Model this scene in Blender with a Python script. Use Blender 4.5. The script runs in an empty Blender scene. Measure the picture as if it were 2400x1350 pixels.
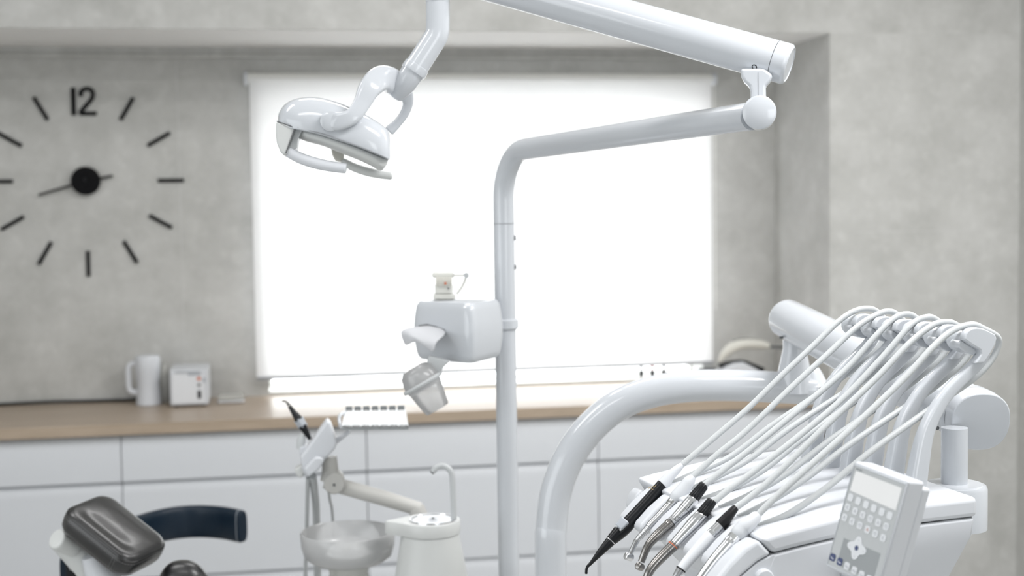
import bpy, bmesh, math
import numpy as np
from mathutils import Matrix, Vector

C = bpy.context.scene.collection
sc = bpy.context.scene
PI = math.pi
# ------------------------------------------------------------------ camera
F = 3300.0
CAM = np.array([0, 0, 1.65])
def _rot(yaw, pitch, roll):
    cy, sy = math.cos(yaw), math.sin(yaw)
    fwd = np.array([sy*math.cos(pitch), cy*math.cos(pitch), -math.sin(pitch)])
    right = np.array([cy, -sy, 0.]); down = np.cross(fwd, right)
    return np.array([math.cos(roll)*right+math.sin(roll)*down, -math.sin(roll)*right+math.cos(roll)*down, fwd])
RC = _rot(*[math.radians(v) for v in (9.9, 3.61, .809)])
cd = bpy.data.cameras.new('camera'); cam = bpy.data.objects.new('camera', cd); C.objects.link(cam)
cam.matrix_world = Matrix(((RC[0][0], -RC[1][0], -RC[2][0], CAM[0]), (RC[0][1], -RC[1][1], -RC[2][1], CAM[1]),
                           (RC[0][2], -RC[1][2], -RC[2][2], CAM[2]), (0, 0, 0, 1)))
cd.sensor_width = 36; cd.lens = F/2400*36; cd.clip_start = .05
cd.dof.use_dof = True; cd.dof.focus_distance = 2.0; cd.dof.aperture_fstop = 4.2
sc.camera = cam
# ------------------------------------------------------------------ world, lights, exposure
w = bpy.data.worlds.new('world'); sc.world = w; w.use_nodes = True
w.node_tree.nodes['Background'].inputs[0].default_value = (.95, .98, 1, 1)
w.node_tree.nodes['Background'].inputs[1].default_value = 5.6
def area(name, loc, rot, sx, sy, power, col=(1, 1, 1)):
    l = bpy.data.lights.new(name, 'AREA'); l.shape = 'RECTANGLE'; l.size = sx; l.size_y = sy; l.energy = power; l.color = col
    o = bpy.data.objects.new(name, l); C.objects.link(o); o.location = loc; o.rotation_euler = rot; return o
for x, y, p in ((-1.2, 2.7, 14), (.4, 3.5, 13), (2.2, 2.9, 36), (-.9, .9, 9), (1.4, 1.4, 48)):
    area('ceiling_panel_lamp', (x, y, 2.96), (0, 0, 0), 1.15, .3, p, (1, .99, .985))
area('side_fill_light', (-2.35, 1.0, 1.6), (0, -PI/2, 0), 1.5, 2.6, 26, (.93, .97, 1))  # added cool fill from the left; that wall holds no window
area('rear_fill_light', (1.7, -2.3, 1.7), (PI/2, 0, 0), 1.8, 1.6, 27, (.95, .98, 1))  # added soft fill behind the camera, unseen; no window is built there
sc.view_settings.view_transform = 'Standard'; sc.view_settings.look = 'None'
sc.view_settings.gamma = 1; sc.view_settings.use_curve_mapping = False
sc.view_settings.exposure = 0.10
sc.cycles.use_denoising = True
sc.cycles.max_bounces = 10; sc.cycles.transparent_max_bounces = 12
sc.cycles.sample_clamp_indirect = 8

# ------------------------------------------------------------------ where things stand
def ray(x, y): return RC.T @ np.array([(x-1200)/F, (y-675)/F, 1])
def P(x, y, d): return CAM + ray(x, y)*d
def PY(x, y, Y): r = ray(x, y); return CAM + r*(Y/r[1])
def PZ(x, y, Z): r = ray(x, y); return CAM + r*((Z-CAM[2])/r[2])
def dep(p): return float(RC[2] @ (np.array(p)-CAM))
A10 = math.radians(10)
U = np.array([math.cos(A10), math.sin(A10), 0]); V = np.array([-math.sin(A10), math.cos(A10), 0]); Z = np.array([0, 0, 1.])
O = np.array([.62, 1.634, 0])
def L(a, b, c): return O + a*U + b*V + c*Z          # the delivery console's own axes
def PB(x, y, b):
    r = ray(x, y); t = (b-(CAM-O) @ V)/(r @ V); return CAM + t*r
def AC(x, y, b=0.):
    p = PB(x, y, b)-O; return (float(p @ U), float(p[2]))

# ------------------------------------------------------------------ materials
def mat(name, col, rough=.5, metal=0., **k):
    m = bpy.data.materials.new(name); m.use_nodes = True
    b = m.node_tree.nodes['Principled BSDF']
    b.inputs['Base Color'].default_value = (*col, 1); b.inputs['Roughness'].default_value = rough; b.inputs['Metallic'].default_value = metal
    for kk, v in k.items(): b.inputs[kk.replace('_', ' ')].default_value = v
    nz = m.node_tree.nodes.new('ShaderNodeTexNoise'); nz.inputs['Scale'].default_value = 6; nz.inputs['Detail'].default_value = 1
    mr = m.node_tree.nodes.new('ShaderNodeMapRange'); mr.inputs[3].default_value = max(0, rough*.96); mr.inputs[4].default_value = min(1, rough*1.04)
    tc = m.node_tree.nodes.new('ShaderNodeTexCoord')
    m.node_tree.links.new(tc.outputs['Object'], nz.inputs['Vector'])
    m.node_tree.links.new(nz.outputs[0], mr.inputs[0]); m.node_tree.links.new(mr.outputs[0], b.inputs['Roughness'])
    return m
def ramp_mat(name, cols, scale, rough, stretch=(1, 1, 1), detail=6, spots=0., bump=0., joints=None):
    m = bpy.data.materials.new(name); m.use_nodes = True; nt = m.node_tree; b = nt.nodes['Principled BSDF']
    N = nt.nodes.new; K = nt.links.new
    tc = N('ShaderNodeTexCoord'); mp = N('ShaderNodeMapping'); mp.inputs['Scale'].default_value = stretch
    K(tc.outputs['Object'], mp.inputs['Vector'])
    nz = N('ShaderNodeTexNoise'); nz.inputs['Scale'].default_value = scale; nz.inputs['Detail'].default_value = detail; nz.inputs['Roughness'].default_value = .72
    K(mp.outputs[0], nz.inputs['Vector'])
    cr = N('ShaderNodeValToRGB'); e = cr.color_ramp.elements
    e[0].position = .3; e[0].color = (*cols[0], 1); e[1].position = .7; e[1].color = (*cols[1], 1)
    K(nz.outputs[0], cr.inputs[0]); out = cr.outputs[0]
    if spots:
        vo = N('ShaderNodeTexVoronoi'); vo.inputs['Scale'].default_value = 8; K(mp.outputs[0], vo.inputs['Vector'])
        n2 = N('ShaderNodeTexNoise'); n2.inputs['Scale'].default_value = 19; n2.inputs['Detail'].default_value = 5; K(mp.outputs[0], n2.inputs['Vector'])
        mr = N('ShaderNodeMapRange'); mr.inputs[1].default_value = .54; mr.inputs[2].default_value = .74; mr.inputs[3].default_value = 0; mr.inputs[4].default_value = spots
        K(n2.outputs[0], mr.inputs[0])
        mx = N('ShaderNodeMix'); mx.data_type = 'RGBA'; mx.inputs[7].default_value = (.74, .74, .72, 1)
        K(mr.outputs[0], mx.inputs[0]); K(out, mx.inputs[6]); out = mx.outputs[2]
    K(out, b.inputs['Base Color']); b.inputs['Roughness'].default_value = rough
    if bump:
        bp = N('ShaderNodeBump'); bp.inputs['Strength'].default_value = bump; bp.inputs['Distance'].default_value = .002
        K(nz.outputs[0], bp.inputs['Height']); K(bp.outputs[0], b.inputs['Normal'])
    return m
M = {}
M['stone'] = ramp_mat('grey_stone_tile', ((.40, .40, .382), (.545, .545, .53)), 4.5, .55, spots=.2)
M['stone_d'] = ramp_mat('grey_stone_tile_right', ((.42, .42, .40), (.50, .50, .485)), 3.2, .6, spots=.2)
M['ceiling'] = ramp_mat('ceiling_paint', ((.8, .8, .79), (.83, .83, .82)), 5, .8)
M['floor'] = ramp_mat('floor_tile', ((.42, .42, .41), (.5, .5, .49)), 2, .35)
M['paint'] = ramp_mat('wall_paint', ((.66, .67, .66), (.7, .7, .69)), 4, .8)
M['joint'] = mat('tile_joint', (.56, .56, .55), .7)
M['trim'] = mat('white_trim', (.78, .78, .75), .5)
M['oak'] = ramp_mat('oak_worktop', ((.31, .245, .18), (.44, .355, .275)), 5, .33, stretch=(.35, 7, 3), detail=8, bump=.1)
M['cab'] = mat('cabinet_lacquer', (.60, .62, .65), .35)
M['cabin'] = mat('cabinet_shadow_gap', (.5, .51, .53), .6)
M['white'] = mat('white_enamel', (.55, .575, .61), .14, Coat_Weight=.3, Coat_Roughness=.05)
M['white2'] = mat('white_plastic', (.62, .64, .675), .28)
M['whitew'] = mat('warm_white_plastic', (.58, .595, .59), .35)
M['hose'] = mat('grey_silicone_hose', (.50, .52, .53), .38)
M['boot'] = mat('pale_grey_rubber', (.60, .62, .65), .45)
M['black'] = mat('black_plastic', (.007, .008, .010), .3, Specular_IOR_Level=.3)
M['blackr'] = mat('black_rubber', (.008, .008, .009), .42, Specular_IOR_Level=.3)
M['clock'] = mat('clock_black', (.006, .006, .007), .85, Specular_IOR_Level=.15)
M['steel'] = mat('brushed_steel', (.68, .69, .71), .2, 1.)
M['steeld'] = mat('dark_titanium', (.30, .29, .28), .22, 1.)
M['chrome'] = mat('chrome', (.82, .83, .84), .07, 1.)
M['navy'] = mat('navy_leather', (.002, .011, .024), .42, Specular_IOR_Level=.35)
M['navyb'] = mat('navy_button', (.02, .04, .14), .4)
M['grey'] = mat('grey_key', (.40, .43, .47), .45)
M['memb'] = mat('grey_membrane', (.46, .48, .49), .3)
M['membd'] = mat('dark_grey_membrane', (.27, .29, .30), .3)
M['key'] = mat('key_white', (.72, .74, .77), .4)
M['icon'] = mat('icon_grey', (.46, .48, .52), .5)
M['iconw'] = mat('icon_white', (.75, .78, .85), .5)
M['lcd'] = mat('lcd_screen', (.80, .80, .80), .12)
M['orange'] = mat('orange_mark', (.55, .12, .04), .4)
M['gold'] = mat('gold_print', (.5, .36, .15), .4)
M['tissue'] = mat('tissue_paper', (.54, .55, .575), .9)
M['red'] = mat('red_cap', (.45, .03, .03), .4)
M['gap'] = mat('dark_seam', (.10, .105, .11), .6)
M['seam'] = mat('grey_seam', (.36, .37, .39), .6)
M['ltgap'] = mat('light_seam', (.30, .31, .33), .6)
M['armgrey'] = mat('assistant_arm_paint', (.52, .515, .495), .35)
M['beige'] = mat('beige_plastic', (.62, .61, .56), .4)
M['stitch'] = mat('grey_thread', (.16, .16, .16), .7)
def leather():
    m = mat('black_leather', (.009, .009, .010), .26, Specular_IOR_Level=.5, Coat_Weight=.5, Coat_Roughness=.22); nt = m.node_tree
    vo = nt.nodes.new('ShaderNodeTexVoronoi'); vo.inputs['Scale'].default_value = 500
    bp = nt.nodes.new('ShaderNodeBump'); bp.inputs['Strength'].default_value = .15; bp.inputs['Distance'].default_value = .0006
    nt.links.new(vo.outputs[0], bp.inputs['Height']); nt.links.new(bp.outputs[0], nt.nodes['Principled BSDF'].inputs['Normal']); return m
M['leather'] = leather()
def thin_glass(name, t=.9, col=(1, 1, 1), rough=.02):
    m = bpy.data.materials.new(name); m.use_nodes = True; nt = m.node_tree; nt.nodes.clear(); N = nt.nodes.new
    o = N('ShaderNodeOutputMaterial'); mx = N('ShaderNodeMixShader'); tr = N('ShaderNodeBsdfTransparent'); gl = N('ShaderNodeBsdfPrincipled')
    tr.inputs[0].default_value = (*col, 1); gl.inputs['Base Color'].default_value = (*[c*.9 for c in col], 1); gl.inputs['Roughness'].default_value = rough
    mx.inputs[0].default_value = 1-t
    nt.links.new(tr.outputs[0], mx.inputs[1]); nt.links.new(gl.outputs[0], mx.inputs[2]); nt.links.new(mx.outputs[0], o.inputs[0]); return m
M['pane'] = thin_glass('window_glass', .92)
M['clear'] = thin_glass('clear_acrylic', .45, (.78, .78, .75), .1)
def trans_white(name, tr=.15, tl=.5):
    m = bpy.data.materials.new(name); m.use_nodes = True; nt = m.node_tree; nt.nodes.clear(); N = nt.nodes.new
    o = N('ShaderNodeOutputMaterial'); m1 = N('ShaderNodeMixShader'); m2 = N('ShaderNodeMixShader'); m3 = N('ShaderNodeMixShader')
    d = N('ShaderNodeBsdfDiffuse'); t = N('ShaderNodeBsdfTranslucent'); x = N('ShaderNodeBsdfTransparent'); g = N('ShaderNodeBsdfGlossy'); fr = N('ShaderNodeFresnel')
    g.inputs['Roughness'].default_value = .2; d.inputs[0].default_value = (.84, .85, .86, 1); t.inputs[0].default_value = (.9, .9, .91, 1)
    m1.inputs[0].default_value = tl; m2.inputs[0].default_value = tr
    K = nt.links.new; K(d.outputs[0], m1.inputs[1]); K(t.outputs[0], m1.inputs[2]); K(m1.outputs[0], m2.inputs[1]); K(x.outputs[0], m2.inputs[2])
    K(fr.outputs[0], m3.inputs[0]); K(m2.outputs[0], m3.inputs[1]); K(g.outputs[0], m3.inputs[2]); K(m3.outputs[0], o.inputs[0]); return m
M['cup'] = trans_white('translucent_cup', .35, .6)
M['frost'] = trans_white('frosted_glass', .35, .2)
M['cup2'] = trans_white('white_cup_plastic', .1, .75)
def cloth():
    m = bpy.data.materials.new('blind_cloth'); m.use_nodes = True; nt = m.node_tree; nt.nodes.clear(); N = nt.nodes.new
    o = N('ShaderNodeOutputMaterial'); mx = N('ShaderNodeMixShader'); mx.inputs[0].default_value = .55
    d = N('ShaderNodeBsdfDiffuse'); t = N('ShaderNodeBsdfTranslucent')
    tc = N('ShaderNodeTexCoord'); wv = N('ShaderNodeTexNoise'); wv.inputs['Scale'].default_value = 2.2
    cr = N('ShaderNodeValToRGB'); cr.color_ramp.elements[0].color = (.86, .86, .86, 1); cr.color_ramp.elements[1].color = (.9, .9, .9, 1)
    nt.links.new(tc.outputs['Object'], wv.inputs['Vector']); nt.links.new(wv.outputs[0], cr.inputs[0])
    nt.links.new(cr.outputs[0], d.inputs[0]); nt.links.new(cr.outputs[0], t.inputs[0])
    nt.links.new(d.outputs[0], mx.inputs[1]); nt.links.new(t.outputs[0], mx.inputs[2]); nt.links.new(mx.outputs[0], o.inputs[0]); return m
M['cloth'] = cloth()

# ------------------------------------------------------------------ mesh helpers
ORG = {}
def thing(name, label, cat, loc, group=None):
    o = bpy.data.objects.new(name, None); C.objects.link(o); o.empty_display_size = .05
    o.location = [float(v) for v in loc]; ORG[o.name] = np.array([float(v) for v in loc])
    o['label'] = label; o['category'] = cat
    if group: o['group'] = group
    return o
def put(name, vf, m, parent=None, smooth=40, bevel=0., seg=3, sub=0, label=None, cat=None, group=None, kind=None):
    V_, F_ = vf; v = np.array([[float(c) for c in p] for p in V_])
    me = bpy.data.meshes.new(name)
    org = ORG[parent.name] if parent is not None else np.array([(v[:, 0].min()+v[:, 0].max())/2, (v[:, 1].min()+v[:, 1].max())/2, v[:, 2].min()])
    me.from_pydata([tuple(p) for p in v-org], [], [tuple(f) for f in F_]); me.update()
    bm = bmesh.new(); bm.from_mesh(me); bmesh.ops.remove_doubles(bm, verts=bm.verts, dist=1e-6); bmesh.ops.recalc_face_normals(bm, faces=bm.faces); bm.to_mesh(me); bm.free()
    me.materials.append(M[m])
    o = bpy.data.objects.new(name, me); C.objects.link(o)
    if parent is not None: o.parent = parent
    else: o.location = tuple(org)
    ORG[o.name] = org
    if smooth:
        me.shade_smooth(); me.set_sharp_from_angle(angle=math.radians(smooth))
    if bevel:
        b = o.modifiers.new('bevel', 'BEVEL'); b.width = bevel; b.segments = seg; b.limit_method = 'ANGLE'; b.angle_limit = math.radians(35)
        b.use_clamp_overlap = True
        if smooth:
            wn = o.modifiers.new('wn', 'WEIGHTED_NORMAL'); wn.keep_sharp = False
    if sub:
        s = o.modifiers.new('sub', 'SUBSURF'); s.levels = sub; s.render_levels = sub
    if label: o['label'] = label
    if cat: o['category'] = cat
    if group: o['group'] = group
    if kind: o['kind'] = kind
    return o
def join(*vfs):
    V_, F_ = [], []
    for v, f in vfs:
        n = len(V_); V_ += list(v); F_ += [tuple(i+n for i in q) for q in f]
    return V_, F_
def box(x0, x1, y0, y1, z0, z1):
    v = [(x, y, z) for x in (x0, x1) for y in (y0, y1) for z in (z0, z1)]
    return v, [(0, 1, 3, 2), (4, 6, 7, 5), (0, 4, 5, 1), (2, 3, 7, 6), (0, 2, 6, 4), (1, 5, 7, 3)]
def obox(c, ex, ey, ez):
    c, ex, ey, ez = map(np.array, (c, ex, ey, ez))
    v = [c+sx*ex+sy*ey+sz*ez for sx in (-1, 1) for sy in (-1, 1) for sz in (-1, 1)]
    return v, box(0, 1, 0, 1, 0, 1)[1]
def prism(pts, off):
    pts = [np.array(p) for p in pts]; off = np.array(off); n = len(pts)
    return pts+[p+off for p in pts], [tuple(range(n)), tuple(range(2*n-1, n-1, -1))]+[(i, (i+1) % n, n+(i+1) % n, n+i) for i in range(n)]
def crom(pts, per=8):
    p = [np.array(q, float) for q in pts]; p = [2*p[0]-p[1]]+p+[2*p[-1]-p[-2]]; out = []
    for i in range(1, len(p)-2):
        for k in range(per):
            t = k/per; a, b, c, d = p[i-1:i+3]
            out.append(.5*((2*b)+(c-a)*t+(2*a-5*b+4*c-d)*t*t+(3*b-a-3*c+d)*t**3))
    out.append(p[-2]); return out
def unit(v): return v/max(1e-9, np.linalg.norm(v))
def tube(path, rad, n=24, sm=0, ref=None, flat=1., ex=2., cap=0., rib=0.):
    """sweep: rad number or one per point; ref = direction of the section's second axis, whose radius is rad*flat (or its own list)"""
    path = [np.array(p, float) for p in path]
    rad = [rad]*len(path) if np.isscalar(rad) else list(rad)
    fl = [flat]*len(path) if np.isscalar(flat) else list(flat)
    if sm:
        q = crom([np.append(p, [r, f]) for p, r, f in zip(path, rad, fl)], sm)
        path = [a[:3] for a in q]; rad = [max(1e-5, a[3]) for a in q]; fl = [a[4] for a in q]
    if cap:
        t0 = unit(path[0]-path[1]); t1 = unit(path[-1]-path[-2]); c = cap; A, B = [], []
        for k in range(1, 6):
            a = k/5*PI/2
            A.append((path[0]+t0*c*math.sin(a), rad[0]-c*(1-math.cos(a)), fl[0])); B.append((path[-1]+t1*c*math.sin(a), rad[-1]-c*(1-math.cos(a)), fl[-1]))
        A = A[::-1]
        path = [a[0] for a in A]+path+[b[0] for b in B]; rad = [max(1e-4, a[1]) for a in A]+rad+[max(1e-4, b[1]) for b in B]; fl = [a[2] for a in A]+fl+[b[2] for b in B]
    m = len(path); T = []
    for i in range(m):
        d = path[min(i+1, m-1)]-path[max(i-1, 0)]
        T.append(unit(d) if np.linalg.norm(d) > 1e-9 else T[-1])
    if ref is None:
        r0 = Z if abs(T[0][2]) < .9 else np.array([1., 0, 0])
        nrm = unit(r0-T[0]*(r0 @ T[0]))
    Vv, Ff = [], []
    for i in range(m):
        if ref is None: nrm = unit(nrm-T[i]*(nrm @ T[i])); n2 = nrm
        else: n2 = unit(np.array(ref)-T[i]*(np.array(ref) @ T[i]))
        n1 = np.cross(T[i], n2)
        for k in range(n):
            a = 2*PI*k/n; c, s = math.cos(a), math.sin(a)
            c = math.copysign(abs(c)**(2/ex), c); s = math.copysign(abs(s)**(2/ex), s)
            Vv.append(path[i]+rad[i]*(1-(rib if k % 4 > 1 else 0))*(c*n1+s*fl[i]*n2))
    for i in range(m-1):
        for k in range(n):
            k2 = (k+1) % n; Ff.append((i*n+k, i*n+k2, (i+1)*n+k2, (i+1)*n+k))
    Ff.append(tuple(range(n))); Ff.append(tuple(range(m*n-1, (m-1)*n-1, -1)))
    return Vv, Ff
def cyl(p0, p1, r, n=32, r1=None): return tube([p0, p1], [r, r if r1 is None else r1], n)
def lathe(c, axis, prof, n=40):
    """prof: (distance along the axis, radius)"""
    c = np.array(c, float); ax = unit(np.array(axis, float)); r0 = Z if abs(ax[2]) < .9 else np.array([1., 0, 0])
    e1 = unit(r0-ax*(r0 @ ax)); e2 = np.cross(ax, e1); Vv, Ff = [], []
    for h, r in prof:
        for k in range(n):
            a = 2*PI*k/n; Vv.append(c+ax*h+max(r, 1e-5)*(math.cos(a)*e1+math.sin(a)*e2))
    m = len(prof)
    for i in range(m-1):
        for k in range(n):
            k2 = (k+1) % n; Ff.append((i*n+k, i*n+k2, (i+1)*n+k2, (i+1)*n+k))
    return Vv, Ff
def text_mesh(name, s, size, org, ex, ey, ez, m, parent, depth=.0002):
    cu = bpy.data.curves.new(name, 'FONT'); cu.body = s; cu.size = size; cu.extrude = depth; cu.align_x = 'CENTER'; cu.align_y = 'CENTER'
    t = bpy.data.objects.new(name, cu); C.objects.link(t); bpy.context.view_layer.update()
    me = bpy.data.meshes.new_from_object(t.evaluated_get(bpy.context.evaluated_depsgraph_get())); C.objects.unlink(t); bpy.data.objects.remove(t)
    R_ = np.array([ex, ey, ez]).T
    vs = [np.array(org)+R_ @ np.array(v.co) for v in me.vertices]; fs = [tuple(p.vertices) for p in me.polygons]
    bpy.data.meshes.remove(me)
    return put(name, (vs, fs), m, parent, smooth=0)
def struct(name, vf, m, **k): return put(name, vf, m, None, kind='structure', **k)

# ================================================================== THE ROOM
YB, YF, XR, XC, ZS, ZT = 5.4, 4.83, 2.757, 2.015, 2.23, .918    # back wall, front plane, right wall, recess side, soffit, worktop
WX0, WX1, WZ0, WZ1 = .0, 1.715, .928, 2.055
struct('floor', box(-2.7, XR+.2, -2.6, YB+.2, -.1, 0), 'floor', smooth=0)
struct('ceiling', box(-2.7, XR+.2, -2.6, YB+.2, 3.0, 3.1), 'ceiling', smooth=0)
wl = [box(-2.7, WX0, YB, YB+.22, 0, 3), box(WX1, XC+.01, YB, YB+.22, 0, 3), box(WX0, WX1, YB, YB+.22, 0, WZ0), box(WX0, WX1, YB, YB+.22, WZ1, 3)]
struct('wall_back', join(*wl), 'stone', smooth=0)
struct('wall_upper', box(-2.7, XR+.2, YF, YB, ZS, 3.0), 'stone', smooth=0)
struct('trim_6', box(-2.5, XC, YF+.008, YB, ZS-.0015, ZS+.003), 'ceiling', smooth=0)
struct('wall_pier', box(XC, XR+.2, YF, YB+.2, 0, ZS), 'stone', smooth=0)
struct('wall_right', box(XR, XR+.2, -2.6, YF, 0, 3.0), 'stone_d', smooth=0)
struct('wall_left', box(-2.7, -2.5, -2.6, YB, 0, 3.0), 'paint', smooth=0)
struct('wall_rear', box(-2.5, XR, -2.6, -2.45, 0, 3.0), 'paint', smooth=0)
struct('trim_1', box(-2.5, XC, YB-.022, YB, 2.189, 2.203), 'stone', bevel=.003)
struct('trim_2', box(-2.5, XC, YB-.012, YB, 2.204, ZS), 'stone', smooth=0)
# fine tile joints
for k, x in enumerate((-.31, )):
    struct('trim_%d' % (3+k), box(x-.0012, x+.0012, YB-.001, YB, ZT, 2.18), 'joint', smooth=0)
struct('trim_4', box(2.11, XR, YF-.001, YF, .551, .553), 'joint', smooth=0)
struct('trim_5', box(2.11, XR, YF-.001, YF, 1.511, 1.513), 'joint', smooth=0)
# window: sill, frame, panes
wf = []
for x0, x1, z0, z1 in ((WX0, WX0+.012, WZ0, WZ1), (WX1-.012, WX1, WZ0, WZ1), (WX0, WX1, WZ0, WZ0+.012), (WX0, WX1, WZ1-.05, WZ1)):
    wf.append(box(x0, x1, YB+.15, YB+.2, z0, z1))
win = struct('window_1', join(*wf), 'trim', bevel=.004)
put('window_pane', box(WX0+.04, WX1-.04, YB+.172, YB+.176, WZ0+.02, WZ1-.04), 'pane', win, smooth=0)
put('window_sill', box(WX0-.0, WX1, YB+.002, YB+.15, WZ0-.005, WZ0+.004), 'trim', win, smooth=0)

# roller blind
t = thing('roller_blind', 'white translucent roller blind glowing with daylight over the window', 'blind', (.85, 5.36, .99))
bx0, bx1 = -.045, 1.741
put('blind_cloth', box(bx0, bx1, 5.352, 5.3535, .995, 2.115), 'cloth', t, smooth=0)
put('roller_tube', cyl((bx0-.01, 5.37, 2.115), (bx1+.006, 5.37, 2.115), .018), 'trim', t)
put('bottom_bar', box(bx0, bx1, 5.345, 5.360, .984, .996), 'ltgap', t, bevel=.002)
for x in (bx0-.02, bx1+.008):
    put('end_bracket', lathe((x, 5.365, 2.112), (1, 0, 0), [(0, 0), (0, .022), (.002, .026), (.012, .026), (.014, .022), (.014, 0)]), 'white2', t)
put('pull_chain', tube([(bx1+.012, 5.35, 2.09), (bx1+.012, 5.35, 1.6), (bx1+.012, 5.35, 1.2)], .0022, 8), 'trim', t)

# ---------------------------------------------------------------- cabinets and worktop
put('worktop', box(-2.5, XC-.02, 4.825, YB, .88, ZT), 'oak', bevel=.002, smooth=0, label='long oak worktop running along the tiled wall under window and clock', cat='worktop')
CW, CY = .8225, 4.845
def drawer_front(x0, x1, z0, z1):
    # profile with a bevelled finger grip on the upper edge
    pr = [(CY, z0), (CY, z1-.040), (CY+.017, z1-.004), (CY+.022, z1), (CY+.03, z1), (CY+.03, z0)]
    return prism([(x0, y, z) for y, z in pr], (x1-x0, 0, 0))
def cabinet(x0, label):
    t = thing('drawer_cabinet', label, 'cabinet', (x0+CW/2, 5.1, 0), 'white handleless drawer cabinets under the oak worktop')
    put('carcass', box(x0+.001, x0+CW-.001, CY+.034, YB-.01, .08, .8795), 'cabin', t, smooth=0)
    for z0, z1 in ((.719, .873), (.390, .7145), (.085, .3855)):
        put('drawer', drawer_front(x0+.0015, x0+CW-.0015, z0, z1), 'cab', t, bevel=.0012, smooth=30)
    put('plinth', box(x0+.001, x0+CW-.001, CY+.06, CY+.08, 0, .08), 'cab', t, smooth=0)
    return t
xs = -.4955
cab0 = cabinet(xs, 'white drawer cabinet directly behind the black headrest and glass bowl')
def dup(root, dx, label):
    r = root.copy(); C.objects.link(r); r.location.x += dx; r['label'] = label; ORG[r.name] = ORG[root.name]+np.array([dx, 0, 0])
    for ch in list(root.children):
        c = ch.copy(); C.objects.link(c); c.parent = r
        for g in ch.children:
            d = g.copy(); C.objects.link(d); d.parent = c
    return r
dup(cab0, CW, 'white drawer cabinet behind the tall grey lamp post')
dup(cab0, 2*CW, 'white drawer cabinet behind the handpieces, last before the grey stone pier')
dup(cab0, -CW, 'white drawer cabinet below the wall clock, cut by the picture edge')

# ---------------------------------------------------------------- clock
t = thing('wall_clock', 'large black frameless wall clock with bar markers and a round hub', 'clock', PY(202, 424, 5.39))
cc = PY(202, 424, YB); cx, cz = cc[0], cc[2]
CR = .352
tilt = math.radians(0.3)
for h in range(1, 12):
    a = PI/2-h*PI/6-tilt; ca, sa = math.cos(a), math.sin(a)
    r0, r1 = CR-.094, CR
    e = np.array([ca, 0, sa]); nn = np.array([-sa, 0, ca]); c = np.array([cx, YB-.006, cz])+e*(r0+r1)/2
    put('hour_marker', obox(c, e*(r1-r0)/2, (0, .005, 0), nn*.0065), 'clock', t, bevel=.001)
c1 = PY(179, 238, YB-.006); nx = PY(179, 238, YB-.006)
hh = .05
put('numeral', obox(PY(172, 238, YB-.006), (.0075, 0, 0), (0, .005, 0), (0, 0, hh)), 'clock', t, bevel=.001)
pts2 = [(189, 226), (190, 215), (199, 208.5), (210, 209), (217, 216), (217, 227), (211, 237), (200, 249), (191, 260), (188.5, 266)]
put('numeral', join(tube([PY(x, y, YB-.006) for x, y in pts2], .0075, 10, sm=5), tube([PY(187, 266, YB-.006), PY(226, 266, YB-.006)], .0075, 10)), 'clock', t)
put('hub', lathe((cx, YB, cz), (0, -1, 0), [(0, .0), (0, .052), (.026, .052), (.03, .048), (.031, 0)]), 'clock', t)
put('hub_pin', lathe((cx+.0, YB-.031, cz+.004), (0, -1, 0), [(0, .006), (.004, .005), (.004, 0)], 16), 'black', t)
put('minute_hand', tube([PY(90, 457, YB-.02), PY(202, 424, YB-.02)], .0042, 10), 'clock', t)
put('hour_hand', tube([PY(202, 424, YB-.018), PY(264, 412, YB-.018)], .0046, 10), 'clock', t)

# ---------------------------------------------------------------- things on the worktop
# jug
p = PZ(350, 944, ZT); p[1] = min(p[1], 5.3); c = np.array([PY(349, 944, 5.27)[0], 5.27, ZT]); s = 5.27/F*1.02
t = thing('jug', 'tall frosted white jug with a side handle on the oak worktop', 'jug', c)
H = .182
put('jug_body', lathe(c, Z, [(0, 0), (0, .042), (.003, .045), (.035, .043), (.08, .039), (.12, .044), (H-.012, .046), (H-.002, .042), (H, .036), (H+.001, 0)]), 'white2', t)
put('handle', tube([c+np.array([-.035, 0, .155]), c+np.array([-.066, 0, .145]), c+np.array([-.07, 0, .10]), c+np.array([-.066, 0, .055]), c+np.array([-.035, 0, .045])], .010, 14, sm=6), 'white2', t)
# wash bottle behind between jug and box
c = np.array([PY(385, 940, 5.33)[0], 5.33, ZT])
put('bottle', lathe(c, Z, [(0, 0), (0, .024), (.09, .026), (.115, .018), (.135, .014), (.145, .014), (.146, 0)]), 'clear', label='low clear plastic bottle squeezed between frosted jug and white boxy device', cat='bottle')
# boxy device
bl = PZ(399, 948, ZT); yb0 = 5.17
def wk(x, y): return PY(x, y, yb0)
x0, x1 = wk(399, 945)[0], wk(490, 945)[0]; z1 = wk(440, 866)[2]
t = thing('table_device', 'boxy white device with indicator and slot on its front, on the worktop', 'device', ((x0+x1)/2, yb0+.1, ZT))
ex = (x1-x0)/2
put('housing', box(x0, x1, yb0, yb0+.19, ZT+.006, z1), 'white2', t, bevel=.006)
put('front_plate', box(x0+.008, x1-.016, yb0-.003, yb0+.001, ZT+.014, z1-.014), 'key', t, bevel=.001)
put('vent', box(x0+.02, x1-.03, yb0-.0035, yb0, z1-.012, z1-.008), 'ltgap', t, smooth=0)
bxp = wk(468, 945)[0]
put('indicator', lathe((bxp, yb0-.003, wk(468, 887)[2]), (0, -1, 0), [(0, .007), (.002, .007), (.003, 0)], 20), 'orange', t)
put('indicator', lathe((bxp, yb0-.003, wk(468, 902)[2]), (0, -1, 0), [(0, .006), (.002, .006), (.003, 0)], 20), 'gap', t)
put('power_switch', box(bxp-.0065, bxp+.0065, yb0-.006, yb0, wk(468, 934)[2], wk(468, 915)[2]), 'black', t, bevel=.002)
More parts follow.
